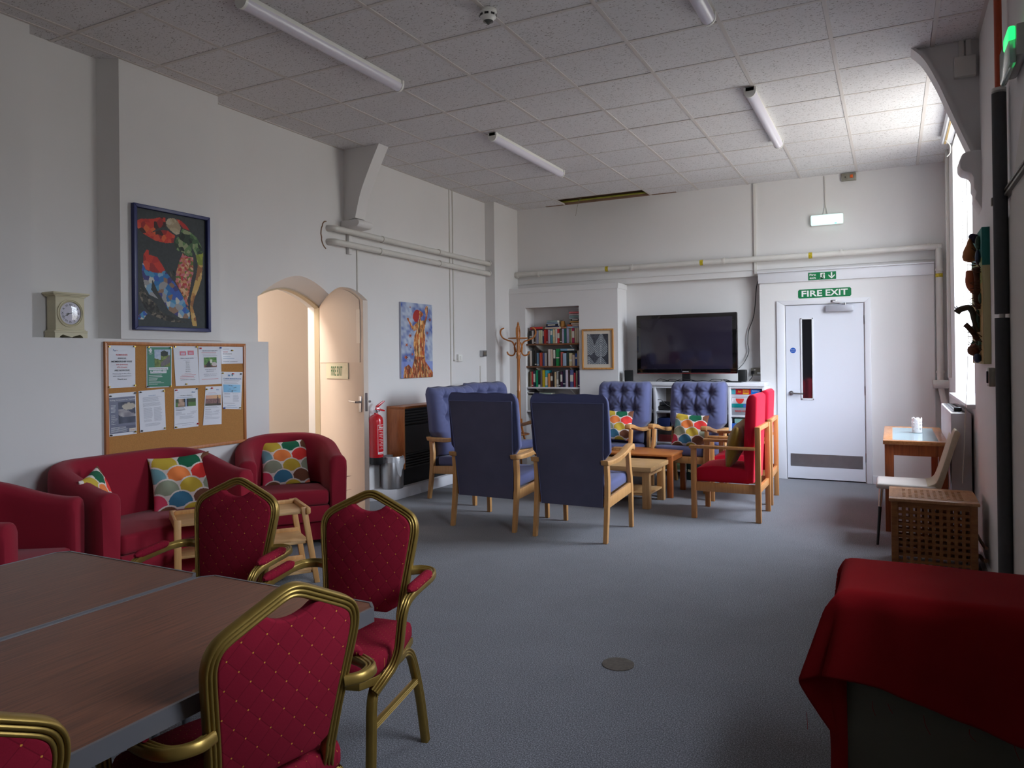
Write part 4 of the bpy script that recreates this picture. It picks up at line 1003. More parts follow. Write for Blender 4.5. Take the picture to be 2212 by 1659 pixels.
# ---------------- coffee tables
def low_table(label, x0, x1, y0, y1, h, leg, top_t, m1, m2, shelf=None, ov=.0, name='coffee_table', rack=None):
    cx, cy = (x0+x1)/2, (y0+y1)/2; a, b = (x1-x0)/2, (y1-y0)/2
    t_ = thing(name, label, 'coffee table', (cx, cy, 0))
    mb = MB(); mb.box(-a, a, -b, b, h-top_t, h, .004); mb.done('tabletop', m1, t_)
    for sx in (-1, 1):
        for sy in (-1, 1):
            mb = MB(); x_ = sx*(a-ov-leg/2); y_ = sy*(b-ov-leg/2); mb.box(x_-leg/2, x_+leg/2, y_-leg/2, y_+leg/2, 0, h-top_t, .003); mb.done('leg', m2, t_)
    mb = MB(); q = leg*.3
    for sx in (-1, 1): mb.box(sx*(a-ov-leg/2)-q, sx*(a-ov-leg/2)+q, -b+ov+leg, b-ov-leg, h-top_t-.05, h-top_t)
    for sy in (-1, 1): mb.box(-a+ov+leg, a-ov-leg, sy*(b-ov-leg/2)-q, sy*(b-ov-leg/2)+q, h-top_t-.05 if not rack else h-top_t-.075, h-top_t if not rack else h-top_t-.035)
    mb.done('apron', m2, t_)
    if shelf: 
        mb = MB(); mb.box(-a+ov+.02, a-ov-.02, -b+ov+.03, b-ov-.03, shelf, shelf+.02, .003); mb.done('shelf', m1, t_)
    if rack:
        mb = MB()
        for k in range(6): y_ = -b+.09+(2*b-.18)*k/5; mb.box(-a+leg, a-leg, y_-.02, y_+.02, h-.10, h-.088, .002)
        mb.done('slatted_rack', m2, t_)
    return t_
low_table('pale oak coffee table, lower and nearer of the two', -2.95, -2.045, 6.82, 7.44, .40, .07, .045, OAKTOP, wood('pale_oak_leg', S(186,142,88), S(208,166,112)), shelf=.12, ov=.025)
low_table('orange beech coffee table behind the pale oak one', -3.02, -2.02, 7.48, 8.06, .44, .055, .022, ORANGEW, wood('orange_beech_leg', S(156,82,34), S(184,106,50)), rack=True, ov=.0)
mb = MB(); mb.box(-.075, .075, -.05, .05, 0, .018, .003, Matrix.Rotation(.15, 4, 'Z')); mb.box(-.07, .07, -.048, .048, .018, .03, .003, Matrix.Rotation(.05, 4, 'Z'))
mb.done('wooden_game_box', wood('box_wood', S(150,104,56), S(196,156,104)), loc=(-2.66, 7.72, .44), label='small flat wooden box on the orange beech coffee table', cat='box')
mb = MB(); mb.box(-.10, .10, -.07, .07, 0, .012, .002, Matrix.Rotation(.1, 4, 'Z')); mb.done('magazine', mat('magazine_white', S(206,208,214), .4), loc=(-2.62, 7.68, .353), label='white magazine tucked on the rack beneath the orange beech table', cat='magazine')
mb = MB(); mb.box(-.08, .08, -.06, .06, 0, .012, .002, Matrix.Rotation(-.1, 4, 'Z')); mb.done('booklet', mat('booklet_teal', S(40,150,150), .4), loc=(-2.36, 7.66, .353), label='teal booklet tucked on the rack beneath the orange beech table', cat='booklet')

# ---------------- tiered folding wooden stand between sofa and banquet chairs
t_ = thing('folding_stand', 'pale wood folding stand with three tray shelves beside the crimson sofa', 'stand', (-3.755, 3.455, 0), R(56))
mb = MB(); A2 = .38; D = .16
for z, e in ((.455, 0), (.26, .02), (.065, .05)):
    mb = MB(); mb.box(-A2, A2+e, -D, D, z, z+.018, .004); sh_ = mb.done('tray_shelf', OAKTOP, t_)
    mb = MB(); mb.box(-A2, A2+e, D-.005, D+.015, z-.008, z+.042, .006); mb.done('back_lip', PINE, sh_)
for sy in (-1, 1):
    mb = MB(); y_ = sy*(D+.012)
    mb.box(-A2-.03, -A2+.012, y_-.011, y_+.011, 0, .50, .006); mb.done('leg', PINE, t_)
    mb = MB(); mb.prism([(A2-.04, .50), (A2+.0, .50), (A2+.08, 0), (A2+.045, 0)], lambda a, b, d: Vector((a, d, b)), y_-.011, y_+.011, .004); mb.done('leg', PINE, t_)
mb = MB(); mb.box(-A2-.03, -A2-.008, -D-.02, D+.02, .445, .50, .008); mb.done('end_rail', PINE, t_)
mb = MB(); mb.box(A2-.01, A2+.02, -D-.045, D+.045, .455, .50, .010); mb.done('end_rail', PINE, t_)

# ---------------- bentwood coat stand
BENT = wood('bentwood', S(150,88,36), S(186,118,56), (14, 14, 1.5), .35, .3)
t_ = thing('coat_stand', 'bentwood coat stand with curled hooks left of the bookshelves', 'coat stand', (-4.365, 8.68, 0))
mb = MB(); mb.lathe([(.020, .22), (.024, .30), (.026, .60), (.030, .62), (.026, .64), (.024, 1.0), (.027, 1.02), (.022, 1.04), (.021, 1.44), (.030, 1.46), (.026, 1.49), (.030, 1.51), (.022, 1.53), (.022, 1.78), (.014, 1.81), (.022, 1.84), (.024, 1.86), (.013, 1.89), (.016, 1.90), (.004, 1.93)], n=18); mb.done('pole', BENT, t_)
for k in range(4):
    a = PI/2*k+.38; ca, sa = math.cos(a), math.sin(a)
    def rad3(pts): return bez([(r_*ca, r_*sa, z) for r_, z in pts], 6)
    mb = MB(); mb.tube(rad3([(.03, 1.53), (.045, 1.60), (.075, 1.665), (.14, 1.69), (.20, 1.72), (.232, 1.78), (.222, 1.83), (.185, 1.85)]), .0105, 8); mb.done('coat_hook', BENT, t_)
    mb = MB(); mb.tube(rad3([(.03, 1.66), (.05, 1.60), (.045, 1.53), (.065, 1.495), (.10, 1.49), (.135, 1.51), (.145, 1.54)]), .0105, 8); mb.done('hat_hook', BENT, t_)
    mb = MB(); mb.tube(rad3([(.03, .66), (.045, .50), (.10, .32), (.21, .19), (.25, .08), (.265, .013)]), .013, 8); mb.done('leg', BENT, t_)
mb = MB(); mb.tube([(.125*math.cos(2*PI*k/32), .125*math.sin(2*PI*k/32), 1.715) for k in range(32)], .008, 8, closed=True); mb.done('hook_ring', BENT, t_)
mb = MB(); mb.tube([(.13*math.cos(2*PI*k/32), .13*math.sin(2*PI*k/32), .46) for k in range(32)], .008, 8, closed=True); mb.done('umbrella_ring', BENT, t_)

# ---------------- right hand corner: glass-top table, candle holder, chair, lattice box, convector
CHERRY = wood('cherry_wood', S(130,62,26), S(164,86,40))
t_ = thing('glass_top_table', 'small cherry wood table with a glass top by the door', 'table', (.155, 7.44, 0))
a, b, h = .235, .68, .745
mb = MB()
for q in ((-a, a, -b, -b+.075), (-a, a, b-.075, b), (-a, -a+.07, -b+.075, b-.075), (a-.07, a, -b+.075, b-.075)): mb.box(*q, h-.032, h, .003)
mb.done('top_frame', wood('cherry_top', S(156,98,52), S(190,130,80), (14, 2, 14), .3, .3), t_)
mb = MB(); mb.box(-a+.065, a-.065, -b+.07, b-.07, h-.012, h-.003); mb.done('glass_panel', mat('frosted_glass', S(150,172,176), .12, spec=.7), t_)
mb = MB(); mb.box(-a+.02, a-.02, -b+.02, -b+.045, h-.12, h-.032); mb.box(-a+.02, a-.02, b-.045, b-.02, h-.12, h-.032); mb.box(-a+.02, -a+.04, -b+.04, b-.04, h-.12, h-.032); mb.box(a-.04, a-.02, -b+.04, b-.04, h-.12, h-.032); mb.done('apron', CHERRY, t_)
for sx in (-1, 1):
    for sy in (-1, 1):
        mb = MB(); x_, y_ = sx*(a-.045), sy*(b-.045); mb.box(x_-.033, x_+.033, y_-.033, y_+.033, 0, h-.032, .004); mb.done('leg', CHERRY, t_)
# pierced candle holder
mb = MB(); n = 60; r_ = .047
for k in range(n):
    a0, a1 = 2*PI*k/n, 2*PI*(k+1)/n
    z1 = .135+.018*abs(math.sin(a0*3.5)); z2 = .135+.018*abs(math.sin(a1*3.5))
    rows_ = [0, .03, .05, .07, .085, .10, .115]
    for za, zb in zip(rows_, rows_[1:]+[None]):
        if zb in (.05, .085, .115) and k % 6 in (2, 3): continue
        q = [(r_*math.cos(a0), r_*math.sin(a0), za), (r_*math.cos(a1), r_*math.sin(a1), za), (r_*math.cos(a1), r_*math.sin(a1), zb or z2), (r_*math.cos(a0), r_*math.sin(a0), zb or z1)]
        mb.quad(*q)
bmesh.ops.remove_doubles(mb.bm, verts=mb.bm.verts, dist=.0005); bmesh.ops.solidify(mb.bm, geom=mb.bm.faces[:], thickness=.002)
mb.lathe([(.046, .002), (.046, .006)], n=30)
mb.done('candle_holder', mat('white_enamel', S(226,222,222), .35), loc=(.185, 7.55, .745), label='white pierced metal candle holder on the glass-top table', cat='candle holder').scale = (.88, .88, .88)
# white dining chair (front is -x)
CREAM = mat('cream_leather', S(206,198,190), .5, var=.06, vscale=8)
t_ = thing('padded_side_chair', 'cream padded chair with dark metal legs behind the lattice box', 'chair', (.08, 6.47, 0), R(-90))
mb = MB(); mb.box(-.20, .20, -.205, .20, .425, .468, .02, seg=3); mb.done('seat', CREAM, t_, ang=60)
mb = MB(); pr = bez([(0, .16, .425), (0, .215, .44), (0, .245, .51), (0, .300, .70), (0, .352, .86)], 5); pr2 = bez([(0, .335, .882), (0, .312, .872), (0, .262, .70), (0, .208, .53), (0, .180, .485), (0, .13, .466)], 5)
mb.prism([(v.y, v.z) for v in pr]+[(v.y, v.z) for v in pr2], lambda p, q, d: Vector((d, p, q)), -.19, .19, .004); mb.done('backrest', mat('cream_linen', S(190,182,160), .8, var=.1, vscale=60), t_, ang=50)
for sx in (-1, 1):
    for y0_, y1_ in ((-.17, -.20), (.16, .22)):
        mb = MB(); mb.cyl((sx*.16, y0_, .425), (sx*.18, y1_*.9+.0, .29), .016, .013); lg = mb.done('leg', CHROME, t_)
        mb = MB(); mb.cyl((sx*.18, y1_*.9, .29), (sx*.19, y1_, 0), .0135, .009); mb.done('leg_sleeve', BLACKP, lg)
# lattice storage box
LAT = wood('acacia', S(128,78,38), S(160,104,56), (3, 3, 14), .4, .25)
t_ = thing('lattice_box', 'square wooden lattice storage box behind the red cloth table', 'box table', (.222, 5.755, 0))
a = .245
def lattice(mb, fn, lo, hi, v0, v1, nu, nv, hole, d0, d1):
    us = [lo+(hi-lo)*(k+.5)/nu for k in range(nu)]; vs = [v0+(v1-v0)*(k+.5)/nv for k in range(nv)]
    e = [lo]+[x for u_ in us for x in (u_-hole/2, u_+hole/2)]+[hi]
    for k in range(0, len(e), 2): mb.prism([(e[k], v0), (e[k+1], v0), (e[k+1], v1), (e[k], v1)], fn, d0, d1)
    g = [v0]+[x for v_ in vs for x in (v_-hole/2, v_+hole/2)]+[v1]
    for k in range(0, len(g), 2): mb.prism([(lo, g[k]), (hi, g[k]), (hi, g[k+1]), (lo, g[k+1])], fn, d0+.001, d1-.001)
for fn in (lambda p, q, d: Vector((p, -a+.02+d, q)), lambda p, q, d: Vector((p, a-.02+d, q)), lambda p, q, d: Vector((-a+.02+d, p, q)), lambda p, q, d: Vector((a-.02+d, p, q))):
    mb = MB(); lattice(mb, fn, -a+.035, a-.035, .045, .445, 10, 10, .022, -.006, .006); mb.done('side_lattice', LAT, t_)
for sx in (-1, 1):
    for sy in (-1, 1):
        mb = MB(); x_, y_ = sx*(a-.02), sy*(a-.02); mb.box(x_-.02, x_+.02, y_-.02, y_+.02, 0, .475, .003); mb.done('corner_post', LAT, t_)
for sy in (-1, 1):
    for za, zb in ((.44, .475), (.02, .05)):
        mb = MB(); mb.box(-a+.03, a-.03, sy*(a-.02)-.009, sy*(a-.02)+.009, za, zb); mb.done('frame_rail', LAT, t_)
        mb = MB(); mb.box(sy*(a-.02)-.009, sy*(a-.02)+.009, -a+.03, a-.03, za, zb); mb.done('frame_rail', LAT, t_)
LID = wood('acacia_lid', S(158,108,66), S(190,140,96), (14, 3, 14), .35, .3)
mb = MB(); b = a+.012; mb.box(-b, b, -b, -a+.07, .475, .495, .004); mb.box(-b, b, a-.07, b, .475, .495, .004); mb.box(-b, -a+.06, -a+.07, a-.07, .475, .495); mb.box(a-.06, b, -a+.07, a-.07, .475, .495)
lattice(mb, lambda p, q, d: Vector((p, q, .485+d)), -a+.06, a-.06, -a+.07, a-.07, 10, 6, .019, -.010, .010); mb.done('lid', LID, t_)
# convector heater under the window
t_ = thing('convector_radiator', 'white convector radiator with a top grille under the window', 'radiator', (.443, 7.07, 0))
mb = MB(); mb.box(-.062, .072, -.62, .62, .12, 1.0, .008); mb.done('casing', mat('radiator_white', S(206,202,206), .4), t_)
mb = MB()
for k in range(46): y_ = -.54+1.08*k/45; mb.box(-.045, .045, y_-.004, y_+.004, 1.0, 1.004)
for k in range(4): x_ = -.04+.08*k/3; mb.box(x_-.003, x_+.003, -.545, .545, 1.0, 1.005)
mb.done('grille', mat('grille_grey', S(120,118,118), .4, .3), t_)
mb = MB(); mb.box(-.045, .045, -.545, .545, .99, 1.0015); mb.done('grille_recess', BLACKP, t_)
mb = MB(); mb.box(-.03, .02, -.50, -.42, 1.004, 1.035, .006); mb.done('control_knob', DARKM, t_)
mb = MB(); mb.tube(bez([(.49, 6.0, .02), (.495, 5.8, .10), (.50, 5.6, .12), (.50, 5.42, .16)], 5), .012, 8); mb.tube(bez([(.50, 6.0, .2), (.505, 5.7, .2), (.505, 5.45, .23)], 5), .010, 8)
mb.done('copper_pipe', mat('dull_copper', S(120,84,60), .5, .4, var=.3, vscale=30), label='pair of dull copper pipe ends low on the right wall', cat='pipe')

# ---------------- cupboard under a red cloth, bottom right
t_ = thing('grey_cupboard', 'grey cupboard beneath the red cloth at bottom right', 'cupboard', (.175, 2.635, 0))
mb = MB(); mb.box(-.315, .345, -.185, .195, 0, .728, .004); mb.done('carcass', mat('sage_grey_board', S(104,102,88), .7, var=.06, vscale=5), t_)
def cloth():
    # top sheet with overhangs: front, left side and back, one continuous grid over the cupboard
    x0, x1, y0, y1, zt = -.318, .350, -.195, .205, .737
    NU, NV = 90, 90; V = []; 
    U0, U1 = x0-.60, x1; V0, V1 = y0-.30, y1+.25
    def P(u_, v):
        x = U0+(U1-U0)*u_; vv = V0+(V1-V0)*v
        ex = max(0, x0-x); hang_f = .27+.02*math.sin(u_*9)+.10*max(0, (x-x0)/.66)*1.0
        ef = max(0, y0-vv)/.30*hang_f; eb = max(0, vv-y1)
        px = max(x, x0); py = min(max(vv, y0), y1); z = zt
        wob = .006*math.sin(x*23+1)+.004*math.sin(x*47)
        if ef and not ex:
            k = min(1, ef/.04); z -= ef; py = y0-.006-.018*k-.02*(ef/.3)+wob*k
            px = x; fl_ = max(0, 1-(x-x0)/.10); px -= fl_*ef*.32; py -= fl_*ef*.05
        elif eb and not ex:
            z -= eb; py = y1+.01
        elif ex:
            ff = ef; hang = ex
            d = math.hypot(hang, ff)
            if ff > 0 or eb > 0:
                q = ff+eb; sgn = -1 if ff > 0 else 1
                z -= max(hang, q)*.985+.02*min(hang, q)
                w = min(hang, q); px = x0-.012-(.34 if ff > 0 else .12)*min(w, q)-.02*min(1, hang/.05)+(.55*max(0, hang-q) if ff > 0 else 0)*min(1, q*6)
                py = (y0 if sgn < 0 else y1)+sgn*(.02+.05*q)+( .35*max(0, hang-q) if sgn < 0 else 0)*.35
                px += .10*max(0, hang-q-.0)
                px = min(px, x0-.014)
            else:
                z -= hang; px = x0-.014-.010*math.sin(vv*34)*min(1, hang*4)-.015*min(1, hang*5)
        if not (ef or ex or eb): z += .0015*math.sin(x*17)*math.sin(vv*21)
        return Vector((px, py, max(.015, z)))
    for j in range(NV+1):
        for i in range(NU+1): V.append(P(i/NU, j/NV))
    Fc = [(j*(NU+1)+i, j*(NU+1)+i+1, (j+1)*(NU+1)+i+1, (j+1)*(NU+1)+i) for j in range(NV) for i in range(NU)]
    me = bpy.data.meshes.new('table_cloth'); me.from_pydata(V, [], Fc); me.materials.append(REDCLOTH); me.shade_smooth()
    o = bpy.data.objects.new('table_cloth', me); COL.objects.link(o); o.location = (.175, 2.635, 0)
    sm = o.modifiers.new('s', 'SMOOTH'); sm.iterations = 4; sm.factor = .5
    so = o.modifiers.new('t', 'SOLIDIFY'); so.thickness = .004; so.offset = 1
    return tag(o, 'red felt cloth draped over the grey cupboard, frayed front edge', 'cloth')
cl_ = cloth()
mb = MB(); g = []
for j in range(15):
    z = .475-.46*j/14; g.append([mb.bm.verts.new((.175-.372+.060*i/10+.018*math.sin(j*.21)*(1-i/10), 2.635-.196-.012*math.sin(PI*i/10)-.004*math.sin(j*.8), z)) for i in range(11)])
for A, B in zip(g, g[1:]):
    for i in range(10): mb.bm.faces.new([A[i], A[i+1], B[i+1], B[i]])
bmesh.ops.translate(mb.bm, verts=mb.bm.verts, vec=(-.175, -2.635, 0)); bmesh.ops.solidify(mb.bm, geom=mb.bm.faces[:], thickness=.004)
mb.done('hanging_fold', REDCLOTH, cl_)
mb = MB()
for k, (x_, z_, l_) in enumerate(((-.24, .44, .04), (-.2, .44, .025), (-.11, .425, .05), (0.0, .41, .03), (.1, .40, .05), (.2, .385, .10), (-.42, .37, .05))):
    mb.tube(bez([(x_, -.245, z_), (x_+.006*rnd(k, 9), -.25, z_-l_*.5), (x_+.02*rnd(k, 8), -.247, z_-l_)], 4), .0008, 4)
mb.done('loose_thread', REDCLOTH, cl_)
# ================================================================== WALL THINGS, BOOKS, TELEVISION CORNER
C3 = lambda *a: S(*a)
def vor(u_, v, n, pal, seed, asp=1.0):
    x, y = u_*n, v*n*asp; ix, iy = int(math.floor(x)), int(math.floor(y)); best = 9; c = 0
    for i in (-1, 0, 1):
        for j in (-1, 0, 1):
            px = ix+i+rnd(ix+i, iy+j, seed); py = iy+j+rnd(ix+i, iy+j, seed+1)
            d = (px-x)**2+(py-y)**2
            if d < best: best = d; c = int(rnd(ix+i, iy+j, seed+2)*len(pal)) % len(pal)
    return pal[c]
def vn(x, y, s_):     # value noise
    ix, iy = math.floor(x), math.floor(y); fx, fy = x-ix, y-iy; fx = fx*fx*(3-2*fx); fy = fy*fy*(3-2*fy)
    g = lambda a, b: rnd(a, b, s_)
    return (g(ix, iy)*(1-fx)+g(ix+1, iy)*fx)*(1-fy)+(g(ix, iy+1)*(1-fx)+g(ix+1, iy+1)*fx)*fy
def mixc(a, b, t): return tuple(a[i]*(1-t)+b[i]*t for i in range(3))

# ---------------- collage picture in a blue frame
F = LW(XP)
t_ = thing('framed_collage', 'large paper collage of a bending bird-like figure in a blue frame', 'picture', (XP, 3.665, 1.67))
def at(fn): return lambda a, b, d=0: fn(a, b, d)-Vector(t_.location)
FA = at(F); y0, y1, z0, z1 = 3.345, 3.985, 1.677, 2.552; w = .026
mb = MB()
for q in ([(y0, z0), (y1, z0), (y1-w, z0+w), (y0+w, z0+w)], [(y1, z0), (y1, z1), (y1-w, z1-w), (y1-w, z0+w)], [(y1, z1), (y0, z1), (y0+w, z1-w), (y1-w, z1-w)], [(y0, z1), (y0, z0), (y0+w, z0+w), (y0+w, z1-w)]):
    mb.prism(q, FA, 0, .035, .003)
mb.done('frame', mat('navy_frame_paint', S(32,40,96), .4), t_)
def cv(pts):
    out = []
    for x, y in pts:
        u_ = (x-105)/822; top = 85+165*u_; bot = 1530+30*u_; out.append((u_, 1-(y-top)/(bot-top)))
    return out
reds = [C3(196,52,38), C3(178,40,36), C3(206,74,48), C3(150,34,34), C3(214,96,50), C3(60,30,28)]
greens = [C3(60,92,58), C3(92,124,76), C3(40,58,44), C3(120,146,96), C3(26,40,32), C3(140,150,110)]
limes = [C3(150,160,58), C3(170,176,76), C3(126,140,50)]; sand = [C3(196,160,90), C3(180,130,70), C3(150,100,60), C3(206,170,110)]
pinks = [C3(190,110,80), C3(200,140,100), C3(150,80,50), C3(180,60,60), C3(196,110,120), C3(100,110,50), C3(210,170,130)]
blues = [C3(50,90,170), C3(70,140,180), C3(120,160,190), C3(60,60,120), C3(150,150,150), C3(40,110,170), C3(140,110,90), C3(190,190,180)]
dark = [C3(40,42,40), C3(60,60,56), C3(30,30,32), C3(90,84,72), C3(46,50,46)]
regs = [(cv([(120,250),(160,225),(300,225),(375,205),(440,210),(440,320),(370,335),(290,380),(275,395),(380,360),(460,365),(550,430),(530,515),(440,520),(320,490),(180,400),(130,340)]), reds, 16),
 (cv([(565,225),(620,245),(690,310),(725,368),(650,340),(600,280)]), reds[:3], 9),
 (cv([(445,260),(470,220),(540,215),(590,260),(620,330),(600,410),(560,420),(490,360),(450,310)]), [C3(176,160,130), C3(160,144,116), C3(186,172,146)], 26),
 (cv([(640,345),(740,390),(820,460),(880,580),(890,650),(800,665),(770,600),(745,565),(760,690),(700,680),(650,635),(580,610),(545,560),(545,490),(590,430)]), greens, 22),
 (cv([(800,660),(892,640),(890,790),(826,790)]), limes, 10),
 (cv([(826,790),(888,790),(870,960),(830,1080),(780,1190),(755,1300),(795,1430),(808,1530),(750,1525),(725,1340),(728,1200),(760,1080),(795,960)]), sand, 18),
 (cv([(640,645),(700,685),(768,695),(770,880),(740,980),(710,1150),(690,1210),(705,1290),(670,1260),(620,1130),(550,990),(560,870),(600,730)]), pinks, 34),
 (cv([(225,600),(250,610),(250,660),(340,690),(400,790),(430,850),(380,880),(300,880),(210,840),(185,760),(190,660)]), reds[:4], 9),
 (cv([(180,740),(215,850),(330,870),(430,855),(540,1000),(640,1180),(715,1340),(720,1440),(600,1430),(470,1340),(400,1210),(330,1080),(285,960),(270,1090),(350,1200),(250,1150),(200,1050),(170,880)]), blues, 17),
 (cv([(165,1040),(230,1170),(330,1270),(370,1350),(560,1440),(690,1490),(560,1490),(420,1460),(280,1400),(190,1300),(135,1140)]), dark+[C3(120,110,96)], 34),
 (cv([(190,1340),(225,1380),(180,1450),(125,1450),(130,1400)]), blues, 30),
 (cv([(480,870),(540,850),(545,980),(500,950)]), dark, 30)]
def colC(u_, v):
    for P_, pal, n in regs:
        if inside(P_, u_, v): return vor(u_, v, n, pal, n, 1.4)
    g = .85+.3*vn(u_*40, v*55, 3); b = C3(52,58,60); return tuple(b[i]*g for i in range(3))
painted('canvas', 150, 210, lambda a, b: FA(y0+w+(y1-y0-2*w)*a, z0+w+(z1-z0-2*w)*b, .012), colC, ART, t_)

# ---------------- unframed painting of a woman in autumn leaves
y0w, y1w, z0w, z1w = 6.65, 7.27, 1.245, 2.085
t_ = thing('canvas_painting', 'tall canvas painting of a red-haired woman turning into autumn leaves', 'painting', (XL, 6.96, 1.245))
FA = at(LW(XL)); mb = MB(); mb.prism([(y0w, z0w), (y1w, z0w), (y1w, z1w), (y0w, z1w)], FA, 0, .024, .002); mb.done('stretcher', mat('canvas_edge', S(180,184,200), .8), t_)
def wv(pts):
    out = []
    for x, y in pts:
        u_ = (x-(205+35*(y-175)/1305))/(520-5*(y-175)/1300); top = 175+40*u_; bot = 1480-35*u_; out.append((u_, 1-(y-top)/(bot-top)))
    return out
skin_ = [C3(206,140,70), C3(220,166,100), C3(176,100,50), C3(150,80,40), C3(226,186,130)]
bark = [C3(190,110,50), C3(150,70,34), C3(206,140,70), C3(120,60,34), C3(176,60,40), C3(210,180,130), C3(90,84,50)]
leafc = [C3(140,60,36), C3(110,44,30), C3(170,80,44), C3(90,50,30), C3(190,130,80)]
wr_ = [(wv([(430,325),(470,300),(510,320),(505,440),(480,510),(440,515),(400,450),(405,390)]), [C3(186,42,32), C3(160,36,30)], 14),
 (wv([(508,310),(560,345),(575,385),(550,420),(530,440),(545,490),(600,480),(620,400),(600,290),(620,240),(650,240),(655,330),(640,440),(620,520),(600,640),(615,760),(612,900),(605,1010),(600,1110),(440,1100),(435,1000),(420,900),(430,760),(470,650),(420,670),(380,620),(340,520),(300,460),(330,440),(355,500),(410,590),(450,540),(490,500),(508,450)]), skin_+bark, 30),
 (wv([(445,1020),(605,1010),(620,1180),(700,1290),(750,1360),(752,1445),(270,1480),(280,1290),(350,1240),(400,1310),(430,1180)]), bark+leafc, 36)]
for cx, cy, s_ in ((365,750,38),(310,910,34),(305,1120,42),(405,1065,28),(690,470,36),(645,695,28),(355,265,18),(375,950,16),(640,830,16)):
    wr_.append((wv([(cx+s_*(1 if k % 2 == 0 else .35)*math.cos(2*PI*k/12), cy+s_*1.25*(1 if k % 2 == 0 else .35)*math.sin(2*PI*k/12)) for k in range(12)]), leafc[:3], 8))
def colW(u_, v):
    for P_, pal, n in wr_:
        if inside(P_, u_, v): return vor(u_*1.6, v, n, pal, n+5, .55)
    a = vn(u_*5+v*3, v*9-u_*3, 4)*.6+vn(u_*16+v*8, v*26, 5)*.4
    if v < .22: return mixc(C3(110,124,184), C3(140,156,206), a)
    return mixc(C3(70,92,160), C3(176,186,202), min(1, max(0, (a-.25)*1.9)))
painted('painted_front', 110, 160, lambda a, b: FA(y0w+(y1w-y0w)*a, z0w+(z1w-z0w)*b, .0245), colW, ART, t_)

# ---------------- fern print
t_ = thing('framed_fern_print', 'black and white fern print in a pale wooden frame beside the books', 'picture', (-3.375, 9.0, 1.295))
FA = at(BW(9.0)); x0, x1, z0, z1 = -3.592, -3.162, 1.297, 1.818; w = .022; mb = MB()
for q in ([(x0, z0), (x1, z0), (x1-w, z0+w), (x0+w, z0+w)], [(x1, z0), (x1, z1), (x1-w, z1-w), (x1-w, z0+w)], [(x1, z1), (x0, z1), (x0+w, z1-w), (x1-w, z1-w)], [(x0, z1), (x0, z0), (x0+w, z0+w), (x0+w, z1-w)]): mb.prism(q, FA, 0, .02, .002)
mb.done('frame', wood('print_frame', S(176,118,56), S(200,146,80)), t_)
mb = MB(); flat(mb, FA, x0+w, x1-w, z0+w, z1-w, .008); mb.done('mount', mat('cream_mount', S(206,196,180), .8), t_)
def fern(cx, base, top, lean, u_, v):
    if not base < v < top: return 0
    t = (v-base)/(top-base); x = cx+lean*t*t; L = .40*math.sin(PI*min(1, t*.8+.16))*(1-t*.55)
    dx = u_-x
    if abs(dx) < .012: return 1
    if abs(dx) > L: return 0
    return 1 if math.sin((v*1.0-abs(dx)*.55)*105) > -.15 else 0
def colF(u_, v):
    k = max(fern(.64, .25, 1.04, .03, u_, v), fern(.02, .30, 1.02, .08, u_, v), fern(.62, -.25, .27, .02, u_, v), fern(.1, -.3, .26, -.04, u_, v))
    n = vn(u_*22, v*30, 8)
    if k: return mixc(C3(176,182,184), C3(140,148,154), n)
    return mixc(C3(44,46,54), C3(84,86,96), n if u_ < .75 else n*.3)
painted('fern_picture', 70, 96, lambda a, b: FA(-3.518+.286*a, 1.365+.388*b, .0095), colF, PRINT, t_)
mb = MB(); mb.box(x1-w, x1-.003, 8.976, 8.981, z1-.05, z1-.012) if False else None

# ---------------- mantel clock in the niche
t_ = thing('mantel_clock', 'cream wooden mantel clock with roman numerals on the wall ledge', 'clock', (-4.73, 2.935, 1.612)); t_.scale = (1, .92, .98)
CRP = mat('antique_cream_paint', S(206,198,168), .55, var=.07, vscale=14)
FC = lambda a, b, d=0: Vector((.04+d, a, b))
mb = MB()
mb.prism([(-.115, 0), (-.085, 0), (-.078, .012), (-.06, .022), (-.03, .014), (0, .005), (.03, .014), (.06, .022), (.078, .012), (.085, 0), (.115, 0), (.115, .035), (-.115, .035)], FC, -.095, .012)
mb.box(-.055, .052, -.118, .118, .035, .048, .003); mb.box(-.052, .046, -.108, .108, .048, .056, .002)
mb.box(-.05, .04, -.102, .102, .056, .275, .002); mb.box(-.053, .046, -.110, .110, .268, .276, .002); mb.box(-.056, .054, -.122, .122, .276, .284, .002); mb.box(-.060, .060, -.130, .130, .284, .297, .003)
body = mb.done('case', CRP, t_)
mb = MB(); mb.lathe([(.092, .04), (.092, .046), (.086, .048), (.084, .044), (.078, .049), (.074, .046)], (0, 0, .162), 40, 'x', caps=False); mb.done('bezel', CRP, t_)
mb = MB(); mb.lathe([(.072, .0402), (.072, .0415)], (0, 0, .162), 40, 'x'); dl = mb.done('dial', mat('lilac_dial', S(192,188,204), .4), t_)
mb = MB()
for k, s_ in enumerate(['XII', 'I', 'II', 'III', 'IIII', 'V', 'VI', 'VII', 'VIII', 'IX', 'X', 'XI']):
    a = -2*PI*k/12; c, q = math.cos(a), math.sin(a)
    fn = lambda p, r_, d=0, c=c, q=q: Vector((.042+d, p*c-(r_+.049)*q, .162+p*q+(r_+.049)*c))
    put_text(mb, s_, fn, 0, 0, .014, None, .0005, .01)
mb.done('numerals', BLACKP, dl)
